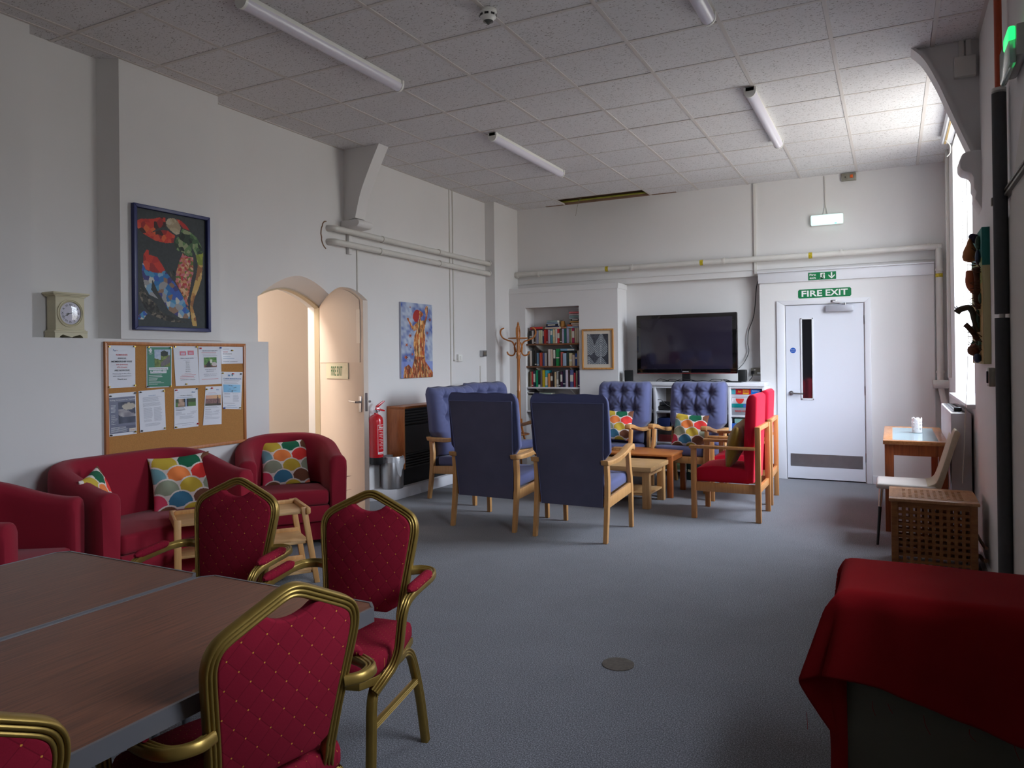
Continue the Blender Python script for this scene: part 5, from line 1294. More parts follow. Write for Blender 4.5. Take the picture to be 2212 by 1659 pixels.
def hand(ang, L, w, name):
    a = math.radians(ang); c, q = math.sin(a), math.cos(a); mb = MB()
    fn = lambda p, r_, d=0: Vector((.043+d, c*r_+q*p, .162+q*r_-c*p))
    mb.prism([(-w/2, -.018), (w/2, -.018), (w/2, L*.35), (w*1.8, L*.5), (w/2, L*.65), (w*.3, L), (-w*.3, L), (-w/2, L*.65), (-w*1.8, L*.5), (-w/2, L*.35)], fn, 0, .0012); mb.done(name, BLACKP, dl)
hand(260, .035, .0035, 'hour_hand'); hand(243, .054, .003, 'minute_hand')
mb = MB(); mb.lathe([(.075, .046), (.060, .049), (.03, .051), (.002, .0515)], (0, 0, .162), 32, 'x', caps=False); mb.done('glass', GLASS, t_)

# ---------------- notice board and its papers
t_ = thing('notice_board', 'cork notice board in a wooden frame above the crimson sofa', 'notice board', (XP, 3.735, .80))
FA = at(LW(XP)); y0, y1, z0, z1 = 3.135, 4.335, .80, 1.592; w = .024; mb = MB()
for q in ([(y0, z0), (y1, z0), (y1-w, z0+w), (y0+w, z0+w)], [(y1, z0), (y1, z1), (y1-w, z1-w), (y1-w, z0+w)], [(y1, z1), (y0, z1), (y0+w, z1-w), (y1-w, z1-w)], [(y0, z1), (y0, z0), (y0+w, z0+w), (y0+w, z1-w)]): mb.prism(q, FA, 0, .022, .002)
mb.done('frame', wood('board_frame', S(164,96,44), S(190,122,66)), t_)
mb = MB(); flat(mb, FA, y0+w, y1-w, z0+w, z1-w, .014); mb.done('cork_panel', CORK, t_)
INK = {}
def ink(n, *c):
    return mat('ink_'+n, S(*c), .6)
KB, KR, KG, KU, KW = ink('black', 40,40,48), ink('red', 190,60,66), ink('grey', 150,152,164), ink('blue', 92,130,176), ink('white', 225,228,232)
def paper(name, label, q, m_=PAPER, pins=(), items=()):
    """q corners (y, z): top left, top right, bottom right, bottom left"""
    X0_ = XP+.016
    def fn(a, b, d=0):
        p = [q[3][i]*(1-a)*(1-b)+q[2][i]*a*(1-b)+q[1][i]*a*b+q[0][i]*(1-a)*b for i in (0, 1)]
        return Vector((X0_+d+.0035*math.sin(a*PI)*math.sin(b*PI*1.0+.3)+.002*(1-b), p[0], p[1]))
    fl_ = lambda a, b, d=0: fn(a, b, d)
    mb = MB(); n = 6
    g = [[mb.bm.verts.new(fn(i/n, j/n)) for i in range(n+1)] for j in range(n+1)]
    for j in range(n):
        for i in range(n): mb.bm.faces.new([g[j][i], g[j][i+1], g[j+1][i+1], g[j+1][i]])
    P = mb.done(name, m_, label=label, cat='notice', group='notices pinned to the cork board', norm=False)
    groups = {}
    for it in items:
        if it[0] == 'T':      # text: string, a, b, h, w, material, bold
            groups.setdefault(it[6], []).append(it)
        elif it[0] == 'L':    # ruled lines of small print: a0, a1, b0, b1, n, material
            groups.setdefault(it[6], []).append(it)
        elif it[0] == 'R':
            mb = MB(); pts = [(it[1], it[3]), (it[2], it[3]), (it[2], it[4]), (it[1], it[4])]
            n = 5
            for i in range(n):
                for j in range(n):
                    a0, a1 = it[1]+(it[2]-it[1])*i/n, it[1]+(it[2]-it[1])*(i+1)/n; b0, b1 = it[3]+(it[4]-it[3])*j/n, it[3]+(it[4]-it[3])*(j+1)/n
                    mb.quad(fn(a0, b0, .0008), fn(a1, b0, .0008), fn(a1, b1, .0008), fn(a0, b1, .0008))
            mb.done(it[6] if len(it) > 6 else 'colour_block', it[5], P, norm=False)
        elif it[0] == 'P':    # picture: a0, a1, b0, b1, colour function
            painted('printed_photo', 28, 24, lambda a, b, it=it: fn(it[1]+(it[2]-it[1])*a, it[3]+(it[4]-it[3])*b, .0012), it[5], PRINT, P)
    for m2, its in groups.items():
        mb = MB()
        for it in its:
            if it[0] == 'T': put_text(mb, it[1], fl_, it[2], it[3], it[4], it[5], .0022, .012, it[7] if len(it) > 7 else 'C')
            else:
                _, a0, a1, b0, b1, n, _ = it
                for k in range(n):
                    b = b1+(b0-b1)*(k+.5)/n; e = a1-(a1-a0)*.22*rnd(k, int(b*1000)); h = abs(b1-b0)/n*.14
                    mb.quad(fn(a0, b-h, .002), fn(e, b-h, .002), fn(e, b+h, .002), fn(a0, b+h, .002))
        mb.done('printed_text', m2, P, norm=False)
    for a, b, c in pins:
        p = fn(a, b); mb = MB(); mb.lathe([(.0055, 0), (.006, .003), (.004, .006), (.0035, .010), (.0055, .013)], (p.x, p.y, p.z), 10, 'x')
        mb.done('push_pin', {'g': mat('brass_pin', S(150,130,60), .3, .7), 'r': mat('red_pin', S(196,30,36), .4), 'b': mat('blue_pin', S(30,70,170), .4), 'k': BLACKP}[c], P)
def garden(u_, v):
    n = vn(u_*14, v*14, 21)
    if u_ > .38 and v < .5-.5*(1-u_)+.2 and v < u_*.75-.05 and v > u_*.55-.3: return mixc(C3(100,98,104), C3(120,110,110), n)
    if v > .6+.25*abs(u_-.6)-(.25 if u_ < .4 else 0)*1: return mixc(C3(150,170,200), C3(190,200,214), n) if not (.38 < u_ < .85 and v < .95-.4*abs(u_-.6)) else C3(34,44,40)
    return mixc(C3(70,92,46), C3(140,156,80), n)
def stones(u_, v):
    for cx, cy, r_ in ((.35, .12, .26), (.33, .27, .2), (.36, .41, .15), (.38, .53, .10)):
        if ((u_-cx)/r_)**2+((v-cy)/.08)**2 < 1: return C3(40,44,44)
    if (u_-.8)**2+(v-.32)**2 < .045: return C3(200,190,190)
    if abs(u_-.56) < .1 and .4 < v < .8: return C3(210,214,196)
    return mixc(C3(40,110,50), C3(120,160,80), vn(u_*9, v*9, 3)) if v > .25 else C3(120,84,70)
def palace(u_, v):
    if abs(u_-.78) < .05*(1.3-v) and v < 1: return C3(70,50,56)
    if .2 < v < .68 and u_ < .95: return mixc(C3(150,112,104), C3(110,80,84), vn(u_*40, v*14, 2))
    return C3(70,66,50) if v <= .2 else mixc(C3(214,160,140), C3(220,176,120), u_)
def sculpt(u_, v):
    if abs(u_-.27) < .16*(1.1-v*.4) : return mixc(C3(120,92,72), C3(190,160,140), vn(u_*8, v*4, 5))
    if .40 < u_ < .62: return C3(30,34,30) if abs(u_-.49) > .04 else C3(150,170,200)
    if v > .55: return C3(60,76,50)
    return C3(84,120,60)
def skyp(u_, v):
    for cx, cy, dx, dy in ((.4, .85, .14, .06), (.65, .6, .1, -.05), (.35, .4, .08, .02), (.62, .28, .12, 0), (.36, .14, .16, 0)):
        t = (u_-cx)*dx+(v-cy)*dy; 
        if abs(u_-cx) < abs(dx) and abs(v-(cy+(u_-cx)*(-dy/dx))) < .025: return C3(84,104,120)
    return C3(44,60,80) if abs(u_-.48) < .012 and v < .3 else mixc(C3(120,180,220), C3(150,200,230), u_)
def hands_(u_, v):
    a = vn(u_*3, v*3, 31)
    if ((u_-.62)/.4)**2+((v-.78)/.16)**2 < 1: return mixc(C3(170,160,150), C3(190,184,170), a)
    if abs(v-(.48-.2*(u_-.3))) < .13+.06*math.sin(u_*5) : return mixc(C3(120,116,126), C3(176,172,176), vn(u_*5, v*9, 6))
    return mixc(C3(50,54,72), C3(84,90,110), a)
Q = {'rem': [(3.155,1.573),(3.358,1.572),(3.355,1.282),(3.152,1.281)], 'grn': [(3.444,1.563),(3.65,1.565),(3.643,1.271),(3.441,1.272)],
 'bin': [(3.661,1.569),(3.871,1.571),(3.884,1.275),(3.678,1.276)], 'mas': [(3.879,1.567),(4.091,1.569),(4.092,1.278),(3.884,1.275)],
 'wif': [(4.091,1.569),(4.308,1.572),(4.306,1.434),(4.094,1.433)], 'car': [(4.093,1.372),(4.305,1.364),(4.282,1.068),(4.103,1.083)],
 'com': [(3.155,1.244),(3.358,1.25),(3.362,.96),(3.159,.958)], 'pla': [(3.38,1.252),(3.585,1.26),(3.593,.968),(3.387,.964)],
 'kew': [(3.666,1.256),(3.871,1.255),(3.872,.967),(3.662,.965)], 'pal': [(3.943,1.262),(4.096,1.26),(4.088,.966),(3.914,.970)]}
def logo(a, b): return [('T', 'age', a, b, .03, None, KU), ('R', a+.03, a+.11, b+.012, b+.018, ink('logo_red', 200,90,100), 'logo_stroke'), ('R', a-.07, a-.045, b+.012, b+.045, KU, 'logo_stroke')]
paper('paper_notice', 'white notice headed REMINDER about annual membership fees', Q['rem'], pins=[(.04,.95,'g'),(.95,.96,'g'),(.04,.03,'g'),(.96,.04,'g')], items=logo(.26,.85)+[
 ('T','REMINDER',.5,.745,.036,.42,KR),('T','ANNUAL',.5,.665,.036,.32,KB),('T','MEMBERSHIP FEES',.5,.590,.036,.74,KB),('T','£63 (Individual)',.5,.525,.028,.42,KR),('T','£75 (Couple)',.5,.462,.028,.36,KR),
 ('T','ARE NOW DUE',.5,.385,.036,.54,KB),('T','Please pay in the office',.5,.315,.026,.66,KG),('T','with cash/cheque/card',.5,.260,.026,.66,KG),('T','Thank you',.5,.185,.030,.34,KB)])
PG = mat('poster_green', S(34,120,92), .5)
paper('paper_notice', 'green poster with a garden photo and two white captions', Q['grn'], pins=[(.06,.98,'g'),(.94,.97,'g'),(.04,.03,'k'),(.94,.02,'g')], items=[('R',.025,.975,.02,.98,PG,'green_ground'),
 ('P',.30,.93,.50,.92,garden),('R',.09,.84,.425,.49,KW,'caption_strip'),('R',.14,.78,.345,.41,KW,'caption_strip'),('R',.09,.21,.88,.915,KW,'leaf_emblem'),('R',.12,.19,.845,.95,KW,'leaf_emblem'),
 ('T','National',.15,.825,.014,.14,KW),('T','Trust',.14,.80,.014,.09,KW),('T','Dementia-friendly sensory walk',.465,.448,.020,.66,ink('grape',90,80,110)),('T','at Ham House and Garden',.46,.368,.020,.58,ink('grape',90,80,110)),
 ('L',.08,.68,.24,.32,2,KW),('L',.08,.44,.16,.23,4,KW),('L',.08,.68,.10,.15,2,KW),('L',.08,.48,.07,.09,1,KW)])
paper('paper_notice', 'white notice of Friday bingo dates with two pink card drawings', Q['bin'], pins=[(.05,.975,'g'),(.95,.97,'g'),(.42,.04,'g')], items=[('R',.24,.50,.76,.86,ink('bingo_pink',214,120,134),'bingo_card'),('R',.57,.83,.77,.88,ink('bingo_pink',214,120,134),'bingo_card'),('R',.29,.45,.78,.83,ink('bingo_pale',206,190,216),'bingo_grid'),('R',.62,.78,.79,.84,ink('bingo_pale',206,190,216),'bingo_grid'),
 ('T','FRIDAY BINGO DATES',.53,.675,.024,.54,ink('plum',100,90,120)),('L',.37,.68,.63,.65,1,KG),('T','14th June',.53,.585,.018,.17,KB),('T','5th July',.53,.535,.018,.14,KB),('T','12th July',.53,.487,.018,.16,KB),('T','26th July',.53,.44,.018,.16,KB),('T','16th August',.53,.392,.018,.20,KB),('T','30th August',.53,.345,.018,.20,KB),
 ('L',.38,.70,.295,.315,1,KR),('L',.25,.86,.255,.28,1,KR),('L',.20,.92,.215,.24,1,KR),('L',.18,.95,.18,.20,1,KR),('T','Look forward to seeing you.',.52,.14,.020,.62,KB)])
paper('paper_notice', 'white notice headed MASSAGE THERAPY with a photo of stacked pebbles', Q['mas'], pins=[(.08,.95,'r'),(.97,.96,'b')], items=[('T','MASSAGE THERAPY',.5,.868,.032,.66,KG),('L',.12,.88,.825,.85,1,KR),('L',.16,.86,.785,.81,1,KG),('L',.18,.84,.74,.765,1,KG),('P',.22,.78,.45,.71,stones),
 ('T','BODY MASSAGE OR',.5,.385,.024,.48,KG),('T','REFLEXOLOGY',.48,.335,.024,.34,KG),('T','£50.00 for 55 minutes or',.49,.265,.020,.60,KG),('T','£30.00 for 30 minutes',.49,.22,.020,.52,KG),('L',.10,.86,.13,.16,1,KR)])
paper('paper_notice', 'small shiny white slip at the top right of the board', Q['wif'], m_=mat('laminated_paper', S(222,224,232), .18), pins=[(.48,.76,'g')], items=[('L',.07,.37,.80,.88,1,KG),('L',.07,.30,.64,.72,1,KR),('T','Barnesfriendscentre',.27,.55,.045,.40,KB),('L',.07,.45,.38,.44,1,KU),('L',.07,.62,.27,.34,1,KU),('L',.07,.36,.10,.17,1,KG),('T','seventhman1',.55,.10,.04,.34,KB)])
paper('paper_notice', 'white notice headed CARERS MARKETPLACE with a blue signpost photo', Q['car'], pins=[(.04,.96,'g'),(.52,.95,'r'),(.9,.95,'k'),(.05,.02,'b'),(.93,.04,'g')], items=[('T','CARERS MARKETPLACE',.5,.80,.034,.84,KU),('R',.30,.40,.88,.925,KU,'logo_stroke'),('R',.47,.54,.885,.93,ink('teal_logo',70,150,170),'logo_stroke'),('L',.08,.92,.735,.785,2,KG),('L',.10,.88,.675,.72,2,KG),('P',.06,.92,.45,.66,skyp),
 ('L',.08,.42,.385,.43,2,ink('plum',100,90,120)),('L',.50,.88,.40,.42,1,KG),('L',.08,.40,.31,.36,2,KG),('L',.52,.86,.20,.38,8,KG),('L',.06,.75,.14,.17,1,KG),('L',.22,.68,.085,.11,1,KU),('L',.06,.86,.035,.065,1,KU)])
paper('paper_notice', 'grey poster about finding compassion with a photo of open hands', Q['com'], pins=[(.07,.94,'k'),(.97,.97,'k'),(.06,.03,'k'),(.94,.05,'g')], items=[('R',.03,.97,.06,.90,mat('poster_slate', S(108,112,134), .5),'slate_ground'),('R',.03,.97,.06,.22,mat('poster_navy', S(84,88,112), .5),'slate_ground'),('P',.34,.97,.28,.78,hands_),
 ('T','Finding Compassion for Yourself',.5,.825,.028,.90,KW),('L',.08,.26,.55,.73,6,KW),('T','Tuesday',.08,.47,.018,.14,KW,'L'),('T','sessions',.08,.43,.018,.14,KW,'L'),('T','Wednesday',.08,.39,.018,.22,KW,'L'),('T','26th June',.08,.35,.018,.18,KW,'L'),('T','12.30-',.08,.31,.018,.12,KW,'L'),('T','1.45pm',.08,.27,.018,.14,KW,'L'),('L',.07,.72,.08,.21,6,KW),('R',.72,.96,.07,.15,ink('cream_box',206,200,190),'caption_box'),('T','Contact',.84,.10,.018,.15,KR)])
paper('paper_notice', 'plain white sheet of small blue-grey print in two columns', Q['pla'], pins=[(.06,.97,'k'),(.95,.95,'g'),(.05,.04,'k'),(.94,.04,'g')], items=[('T','Community activities',.5,.86,.018,.28,KU),('L',.14,.88,.78,.84,3,KG),('L',.14,.86,.72,.78,3,KG),('L',.14,.86,.61,.70,6,KG),('L',.16,.50,.32,.58,13,KG),('L',.54,.88,.24,.58,18,KG),('L',.16,.48,.24,.30,5,KG),('L',.20,.84,.13,.20,4,KG)])
paper('paper_notice', 'white notice with a wide photo of a bronze sculpture on grass', Q['kew'], pins=[(.07,.965,'r'),(.95,.98,'k'),(.96,.07,'r'),(.05,.04,'g')], items=[('T','age',.15,.90,.024,None,KU),('T','dsa',.80,.885,.034,.16,KU),('T','Henry Moore at Kew Gardens',.5,.815,.018,.50,KB),('L',.10,.84,.76,.785,1,KU),('P',.05,.90,.54,.74,sculpt),
 ('L',.05,.45,.44,.53,3,KB),('L',.05,.95,.33,.42,5,KG),('L',.20,.85,.23,.31,4,KG),('L',.03,.85,.10,.13,1,KG),('T','www.dsandi.org.uk',.5,.065,.016,.38,KG)])
paper('paper_notice', 'narrow white notice with a sunset photo of a long palace', Q['pal'], pins=[(.36,.955,'r'),(.06,.93,'g')], items=[('T','dsa',.72,.90,.030,.16,KU),('L',.18,.62,.82,.84,1,KR),('L',.1,.8,.79,.81,1,KU),('P',.04,.94,.50,.77,palace),('L',.05,.88,.43,.48,2,KG),('L',.06,.38,.39,.42,1,KB),('L',.06,.92,.32,.38,3,KG),('L',.06,.92,.26,.31,3,KG),('L',.06,.48,.22,.24,1,KG),('L',.08,.94,.15,.20,2,KG)])

# ---------------- wall heater in a wooden case, litter bin, extinguisher
t_ = thing('wall_heater', 'wood-cased wall heater with a black slatted front behind the blue armchairs', 'heater', (-4.69, 7.38, .115))
OAKC = wood('teak_veneer', S(160,92,42), S(186,114,60), (14, 14, 2), .4, .2)
mb = MB(); mb.box(-.11, .108, -.97, -.945, .18, .815, .003); mb.done('side_panel', OAKC, t_)
mb = MB(); mb.box(-.11, .108, .945, .97, .18, .815, .003); mb.done('side_panel', OAKC, t_)
mb = MB(); mb.box(-.11, .116, -.97, .97, .815, .84, .003); mb.done('top_panel', OAKC, t_)
GM = mat('charcoal_metal', S(88,90,88), .45, .4)
mb = MB(); mb.box(.07, .09, -.945, .945, .34, .63)
for k in range(6):
    z = .65+.030*k; mb.box(.07, .09, -.945, .945, z, z+.018)
    z = .18+.028*k; mb.box(.07, .09, -.945, .945, z, z+.016)
mb.done('slatted_front', GM, t_)
mb = MB(); mb.box(-.11, .06, -.945, .945, .0, .81); mb.done('casing', BLACKP, t_)
t_ = thing('litter_bin', 'brushed steel litter bin with a clear liner beside the heater', 'bin', (-4.665, 6.315, .115))
mb = MB(); mb.lathe([(.112, 0), (.115, .004), (.118, .325), (.116, .33), (.112, .325), (.108, .01)], n=40); mb.done('drum', STEEL, t_)
lm, nt, b_ = nmat('thin_liner'); b_.inputs['Base Color'].default_value = S(210,212,216); b_.inputs['Roughness'].default_value = .3; b_.inputs['Alpha'].default_value = .62
mb = MB(); n = 48; rows_ = []
for j in range(7):
    ring = []
    for k in range(n):
        a = 2*PI*k/n; dr = .05+.06*max(0, math.sin(a*2+.6))**2+.09*math.exp(-((a-.1)**2)/.06)+.05*math.exp(-((a-3.5)**2)/.05)
        r_ = .119+.004*math.sin(a*13)+(.012+.02*math.exp(-((a-.1)**2)/.1))*(j/6)*(.6+.4*math.sin(a*7)); z = .335-dr*j/6*1.2
        if j == 0: r_ = .110; z = .333
        ring.append(mb.bm.verts.new((r_*math.cos(a-.5), r_*math.sin(a-.5), z)))
    rows_.append(ring)
for A, B in zip(rows_, rows_[1:]):
    for k in range(n): mb.bm.faces.new([A[k], A[(k+1) % n], B[(k+1) % n], B[k]])
mb.done('bin_liner', lm, t_, norm=False)
t_ = thing('fire_extinguisher', 'red water fire extinguisher hung on the wall beside the door edge', 'fire extinguisher', (-4.715, 6.115, .385))
REDX = mat('extinguisher_red', S(190,22,34), .25, coat=.5)
mb = MB(); mb.lathe([(.070, .07), (.072, .075), (.072, .44), (.066, .475), (.045, .50), (.022, .512), (.020, .53)], n=32); body = mb.done('cylinder', REDX, t_)
mb = MB(); mb.lathe([(.068, 0), (.071, .005), (.071, .072)], n=32); mb.done('base_ring', BLACKP, t_)
mb = MB(); mb.cyl((0, 0, .525), (0, 0, .555), .022); mb.cyl((.02, 0, .545), (.045, 0, .545), .008); mb.done('valve', CHROME, t_)
mb = MB(); mb.prism([(-.02, .552), (.01, .548), (.095, .535), (.10, .545), (.03, .572), (-.01, .575)], lambda a, b, d: Vector((a*.3+.01, a*.9, b))+Vector((d, 0, 0)), -.008, .008, .002); mb.prism([(-.015, .578), (.02, .582), (.095, .635), (.098, .645), (.085, .645), (.0, .60)], lambda a, b, d: Vector((a*.3+.01, a*.9, b))+Vector((d, 0, 0)), -.008, .008, .002); mb.done('lever', REDX, t_)
XC = lambda a, b, d=0: Vector(((.072+d)*math.cos(a/.072-.55), (.072+d)*math.sin(a/.072-.55), b))
def wrap_rect(mb, a0, a1, b0, b1, d):
    for k in range(8): mb.quad(XC(a0+(a1-a0)*k/8, b0, d), XC(a0+(a1-a0)*(k+1)/8, b0, d), XC(a0+(a1-a0)*(k+1)/8, b1, d), XC(a0+(a1-a0)*k/8, b1, d))
mb = MB()
for q in ((-.01, .075, .105, .109), (-.01, .075, .40, .404), (-.01, -.007, .105, .404), (-.01, .075, .355, .358), (-.01, .075, .105, .128)): wrap_rect(mb, *q, .0006)
put_text(mb, 'Water', XC, .002, .365, .026, .062, .0012, .02, 'L')
for k in range(12): wrap_rect(mb, .005+.02*(k % 3 == 1), .06, .335-.016*k, .338-.016*k, .0008)
mb.done('label', WHITEP, body)
mb = MB(); put_text(mb, 'COMMANDER', XC, .0, .111, .010, .07, .0012, .02, 'L'); mb.done('maker_lettering', REDX, body)

# ---------------- alcove shelves and the books
BROWN = wood('shelf_board', S(96,56,26), S(124,76,40), (2, 14, 14)); 
SHZ = [1.645, 1.345, 1.062]
for k, (z, m_, lb) in enumerate(((1.645, BROWN, 'top dark wooden shelf board in the book alcove'), (1.345, BROWN, 'middle dark wooden shelf board in the book alcove'), (1.062, GLOSSW, 'white shelf board below the two dark ones in the alcove'), (.745, GLOSSW, 'lowest white shelf board in the alcove, mostly hidden by chairs'))):
    t_ = thing('wall_shelf', lb, 'shelf', (-4.025, 9.14, z-.022))
    mb = MB(); mb.box(-.388, .388, -.125, .125, 0, .022, .002); mb.done('board', m_, t_)
    for x_ in (-.24, .25):
        mb = MB(); mb.prism([(-.11, -.002), (.125, -.002), (.125, -.10), (.10, -.10), (-.10, -.014)], lambda a, b, d: Vector((d, a, b)), x_-.007, x_+.007); mb.done('bracket', PIPEW, t_)
used_labels = set()
def book(x0, x1, z0, z1, col, cname, label, lean=0, y=9.04, dp=.14, flat_=False, grp=None, stripe=None):
    w_, h_ = x1-x0, z1-z0
    mb = MB(); cx = (x0+x1)/2
    c = .0022
    if not flat_:
        M4 = Matrix.Rotation(lean, 4, 'Y')
        mb.box(-w_/2, w_/2, 0, c, 0, h_, .0008); mb.box(-w_/2, -w_/2+c, 0, dp, 0, h_); mb.box(w_/2-c, w_/2, 0, dp, 0, h_)
        mb.mat(1); mb.box(-w_/2+c, w_/2-c, c, dp-.004, .003, h_-.004)
        if stripe:
            mb.mat(2)
            for a, b in stripe: mb.box(-w_/2+.001, w_/2-.001, -.0006, .0005, h_*a, h_*b)
    else:
        mb.box(-w_/2, w_/2, 0, c, 0, h_, .0008); mb.box(-w_/2, w_/2, 0, dp, 0, c); mb.box(-w_/2, w_/2, 0, dp, h_-c, h_)
        mb.mat(1); mb.box(-w_/2+.004, w_/2-.004, c, dp-.004, c, h_-c)
        if stripe:
            mb.mat(2)
            for a, b in stripe: mb.box(-w_/2+w_*a, -w_/2+w_*b, -.0006, .0005, h_*.2, h_*.8)
    base = label; k = 2
    o = mb.done('book', [BOOK, PAGES, mat('spine_print', S(206,202,190), .6)], loc=(cx, y, z0), rot=(0, lean, 0), label=label, cat='book', group=grp)
    o.color = S(*col); return o
def shelf_row(sh, zb, y_base, crop_y0, items, grp):
    """items: crop x0, x1, crop top y, rgb, colour words, spine style"""
    n = len(items)
    for i, it in enumerate(items):
        xa, xb, ty, col, cn = it[:5]; st = it[5] if len(it) > 5 else None; ln = it[6] if len(it) > 6 else 0
        px = lambda x: -4.41+((1130+x/15.08)-1136)*.00678
        h_ = (y_base-ty)/15.08*.00585
        if i == 0: nb = 'at its left end, beside the %s one' % items[1][4]
        elif i == n-1: nb = 'at its right end, beside the %s one' % items[n-2][4]
        else: nb = 'between %s and %s ones' % (items[i-1][4], items[i+1][4])
        x0_, x1_ = px(xa)+.0006, px(xb)-.0006
        if i < n-1: x1_ = min(x1_, px(items[i+1][0])-.0004)
        book(x0_, x1_, zb, zb+h_, col, cn, '%s book on the %s shelf %s' % (cn, sh, nb), lean=ln, grp=grp, stripe=st, y=9.035+.012*rnd(i, int(zb*100)))
ST = [(.35, .8)]; SB = [(.08, .14)]; S2 = [(.2, .5), (.08, .12)]
shelf_row('top', 1.645, 1385, 0, [(160,250,940,(26,26,28),'black',[(.55,.62),(.4,.5)]),(252,312,925,(190,184,180),'off-white'),(314,376,925,(60,42,34),'dark brown',SB),(378,408,935,(170,160,160),'thin grey'),(410,466,925,(142,142,166),'lavender'),(468,540,915,(196,186,150),'cream'),(543,594,915,(200,202,166),'pale green'),(598,646,910,(40,52,96),'navy',[(.55,.9)]),(648,714,900,(170,36,30),'brick red'),(717,776,905,(150,26,34),'crimson',SB),(782,858,905,(176,168,184),'pale lilac',None),(860,926,900,(60,124,136),'teal blue',[(.6,.9)]),(930,1012,900,(208,190,146),'buttermilk',[(.48,.56)]),(1014,1080,895,(206,194,184),'chalk white'),(1083,1160,890,(200,40,44),'scarlet',[(.35,.7)]),(1163,1232,900,(70,66,44),'dark floral',SB),(1236,1298,895,(168,156,182),'mauve'),(1300,1382,890,(0,92,86),'emerald'),(1384,1452,885,(150,146,170),'grey-violet'),(1454,1514,885,(120,122,84),'olive'),(1516,1546,890,(206,180,150),'thin beige'),(1548,1626,880,(160,22,74),'magenta',ST),(1632,1702,880,(200,182,152),'sand'),(1704,1762,875,(196,186,168),'stone'),(1772,1812,620,(190,136,96),'tall tan')], 'books standing on the top shelf')
shelf_row('middle', 1.345, 745, 0, [(170,252,215,(206,196,186),'white'),(260,332,195,(26,28,28),'tall black'),(335,398,200,(44,40,40),'charcoal',SB),(402,470,290,(116,150,178),'sky blue',SB),(472,500,300,(70,110,116),'thin teal'),(503,572,285,(190,70,50),'orange-red'),(575,612,290,(170,100,90),'dusty pink'),(615,655,295,(56,80,140),'mid blue'),(658,735,290,(160,152,148),'grey'),(738,775,340,(80,52,42),'chestnut'),(778,852,170,(206,196,190),'tall ivory',SB),(855,942,170,(206,184,164),'tall cream'),(950,1020,170,(40,40,42),'black and beige',[(.45,.95)]),(1028,1144,160,(20,130,66),'wide green',[(.45,.5)]),(1146,1174,250,(24,60,44),'thin bottle green'),(1178,1240,275,(190,90,84),'coral'),(1250,1370,315,(150,170,190),'wide pale blue'),(1380,1450,275,(34,56,48),'dark green'),(1453,1550,312,(196,180,140),'wide sand',[(.35,.5)]),(1554,1634,372,(180,162,148),'short beige'),(1637,1700,330,(24,78,160),'bright blue',[(.55,.7)]),(1704,1782,232,(196,182,156),'putty'),(1795,1836,155,(160,130,96),'tall brown')], 'books standing on the middle shelf')
shelf_row('bottom', 1.062, 1435, 0, [(185,215,900,(176,160,120),'thin tan'),(220,275,900,(180,36,44),'red',SB),(280,346,870,(30,40,66),'navy and white',[(.3,.8)]),(360,430,855,(0,140,92),'bright green'),(436,510,870,(34,30,32),'black and white',[(.0,.15)]),(515,580,860,(132,124,138),'grey lilac'),(584,656,852,(182,156,14),'mustard yellow'),(665,750,858,(60,158,172),'turquoise',[(.1,.6)]),(758,840,960,(200,130,70),'fiery orange'),(850,920,935,(58,30,22),'dark russet',[(.45,.75)]),(924,968,900,(22,22,22),'jet black'),(972,1030,918,(196,170,132),'oatmeal'),(1036,1106,890,(150,150,146),'silver grey',S2),(1112,1166,910,(44,42,44),'smoke grey',SB),(1172,1236,900,(66,26,58),'plum',ST),(1240,1325,860,(20,30,52),'wide navy',[(.18,.22)]),(1328,1410,840,(200,186,200),'white and red',None),(1414,1470,850,(60,24,26),'maroon'),(1476,1582,850,(88,92,138),'blue with cream band',[(.33,.72)]),(1592,1652,940,(190,40,58),'cherry red'),(1656,1710,878,(150,146,130),'taupe'),(1716,1792,875,(62,30,96),'purple',SB),(1796,1846,862,(30,60,100),'royal blue')], 'books standing on the white shelf')
# flat stacks on top of the top row: (x0, x1 crop), (y1 bottom, y0 top crop)
tz = lambda y: 1.645+(1385-y)/15.08*.00585
fx = lambda x: -4.41+((1130+x/15.08)-1136)*.00678
for xa, xb, yb_, yt, col, lb in [(215,610,920,888,(26,30,44),'dark navy book lying flat under the red one, top shelf left'),(185,600,885,800,(180,40,38),'thick red book lying flat at the left above the top row'),(672,1190,890,825,(196,178,160),'cream book lying flat, lowest of the middle stack above the top row'),(705,1140,825,785,(40,50,96),'blue book lying flat on the cream one in the middle stack'),(712,1110,784,715,(22,26,32),'black book with pale title in the middle stack'),(725,1100,714,665,(140,156,178),'grey-blue book lying flat above the black one'),(745,1090,664,590,(128,146,146),'pale green-grey book on top of the middle stack'),(1200,1365,885,825,(150,96,66),'short brown book lying flat between the two stacks'),(1372,1745,875,818,(150,166,186),'pale blue book lying flat, lowest of the right stack'),
    (1560,1768,817,760,(180,166,152),'beige book second from bottom of the right stack'),(1520,1768,758,705,(196,184,172),'off-white book below the orange-edged one, right stack'),(1485,1768,690,640,(190,140,70),'orange-edged book in the middle of the right stack'),(1510,1830,628,570,(24,24,26),'black book with white title in the right stack'),(1460,1830,566,520,(150,160,166),'silver-grey book above the black one in the right stack'),(1465,1830,518,455,(112,140,140),'sea-green book third from top of the right stack'),(1460,1830,450,395,(176,162,166),'pinkish grey book under the pink one at top right'),(1455,1800,385,320,(196,100,104),'pink book topping the tall right stack')]:
    book(fx(xa), min(fx(xb), -3.637), tz(yb_)+.0005, tz(yt), col, '', lb, flat_=True, grp='books lying flat above the top row', y=9.05, dp=.17, stripe=[(.15, .75)] if 'title' in lb else None)
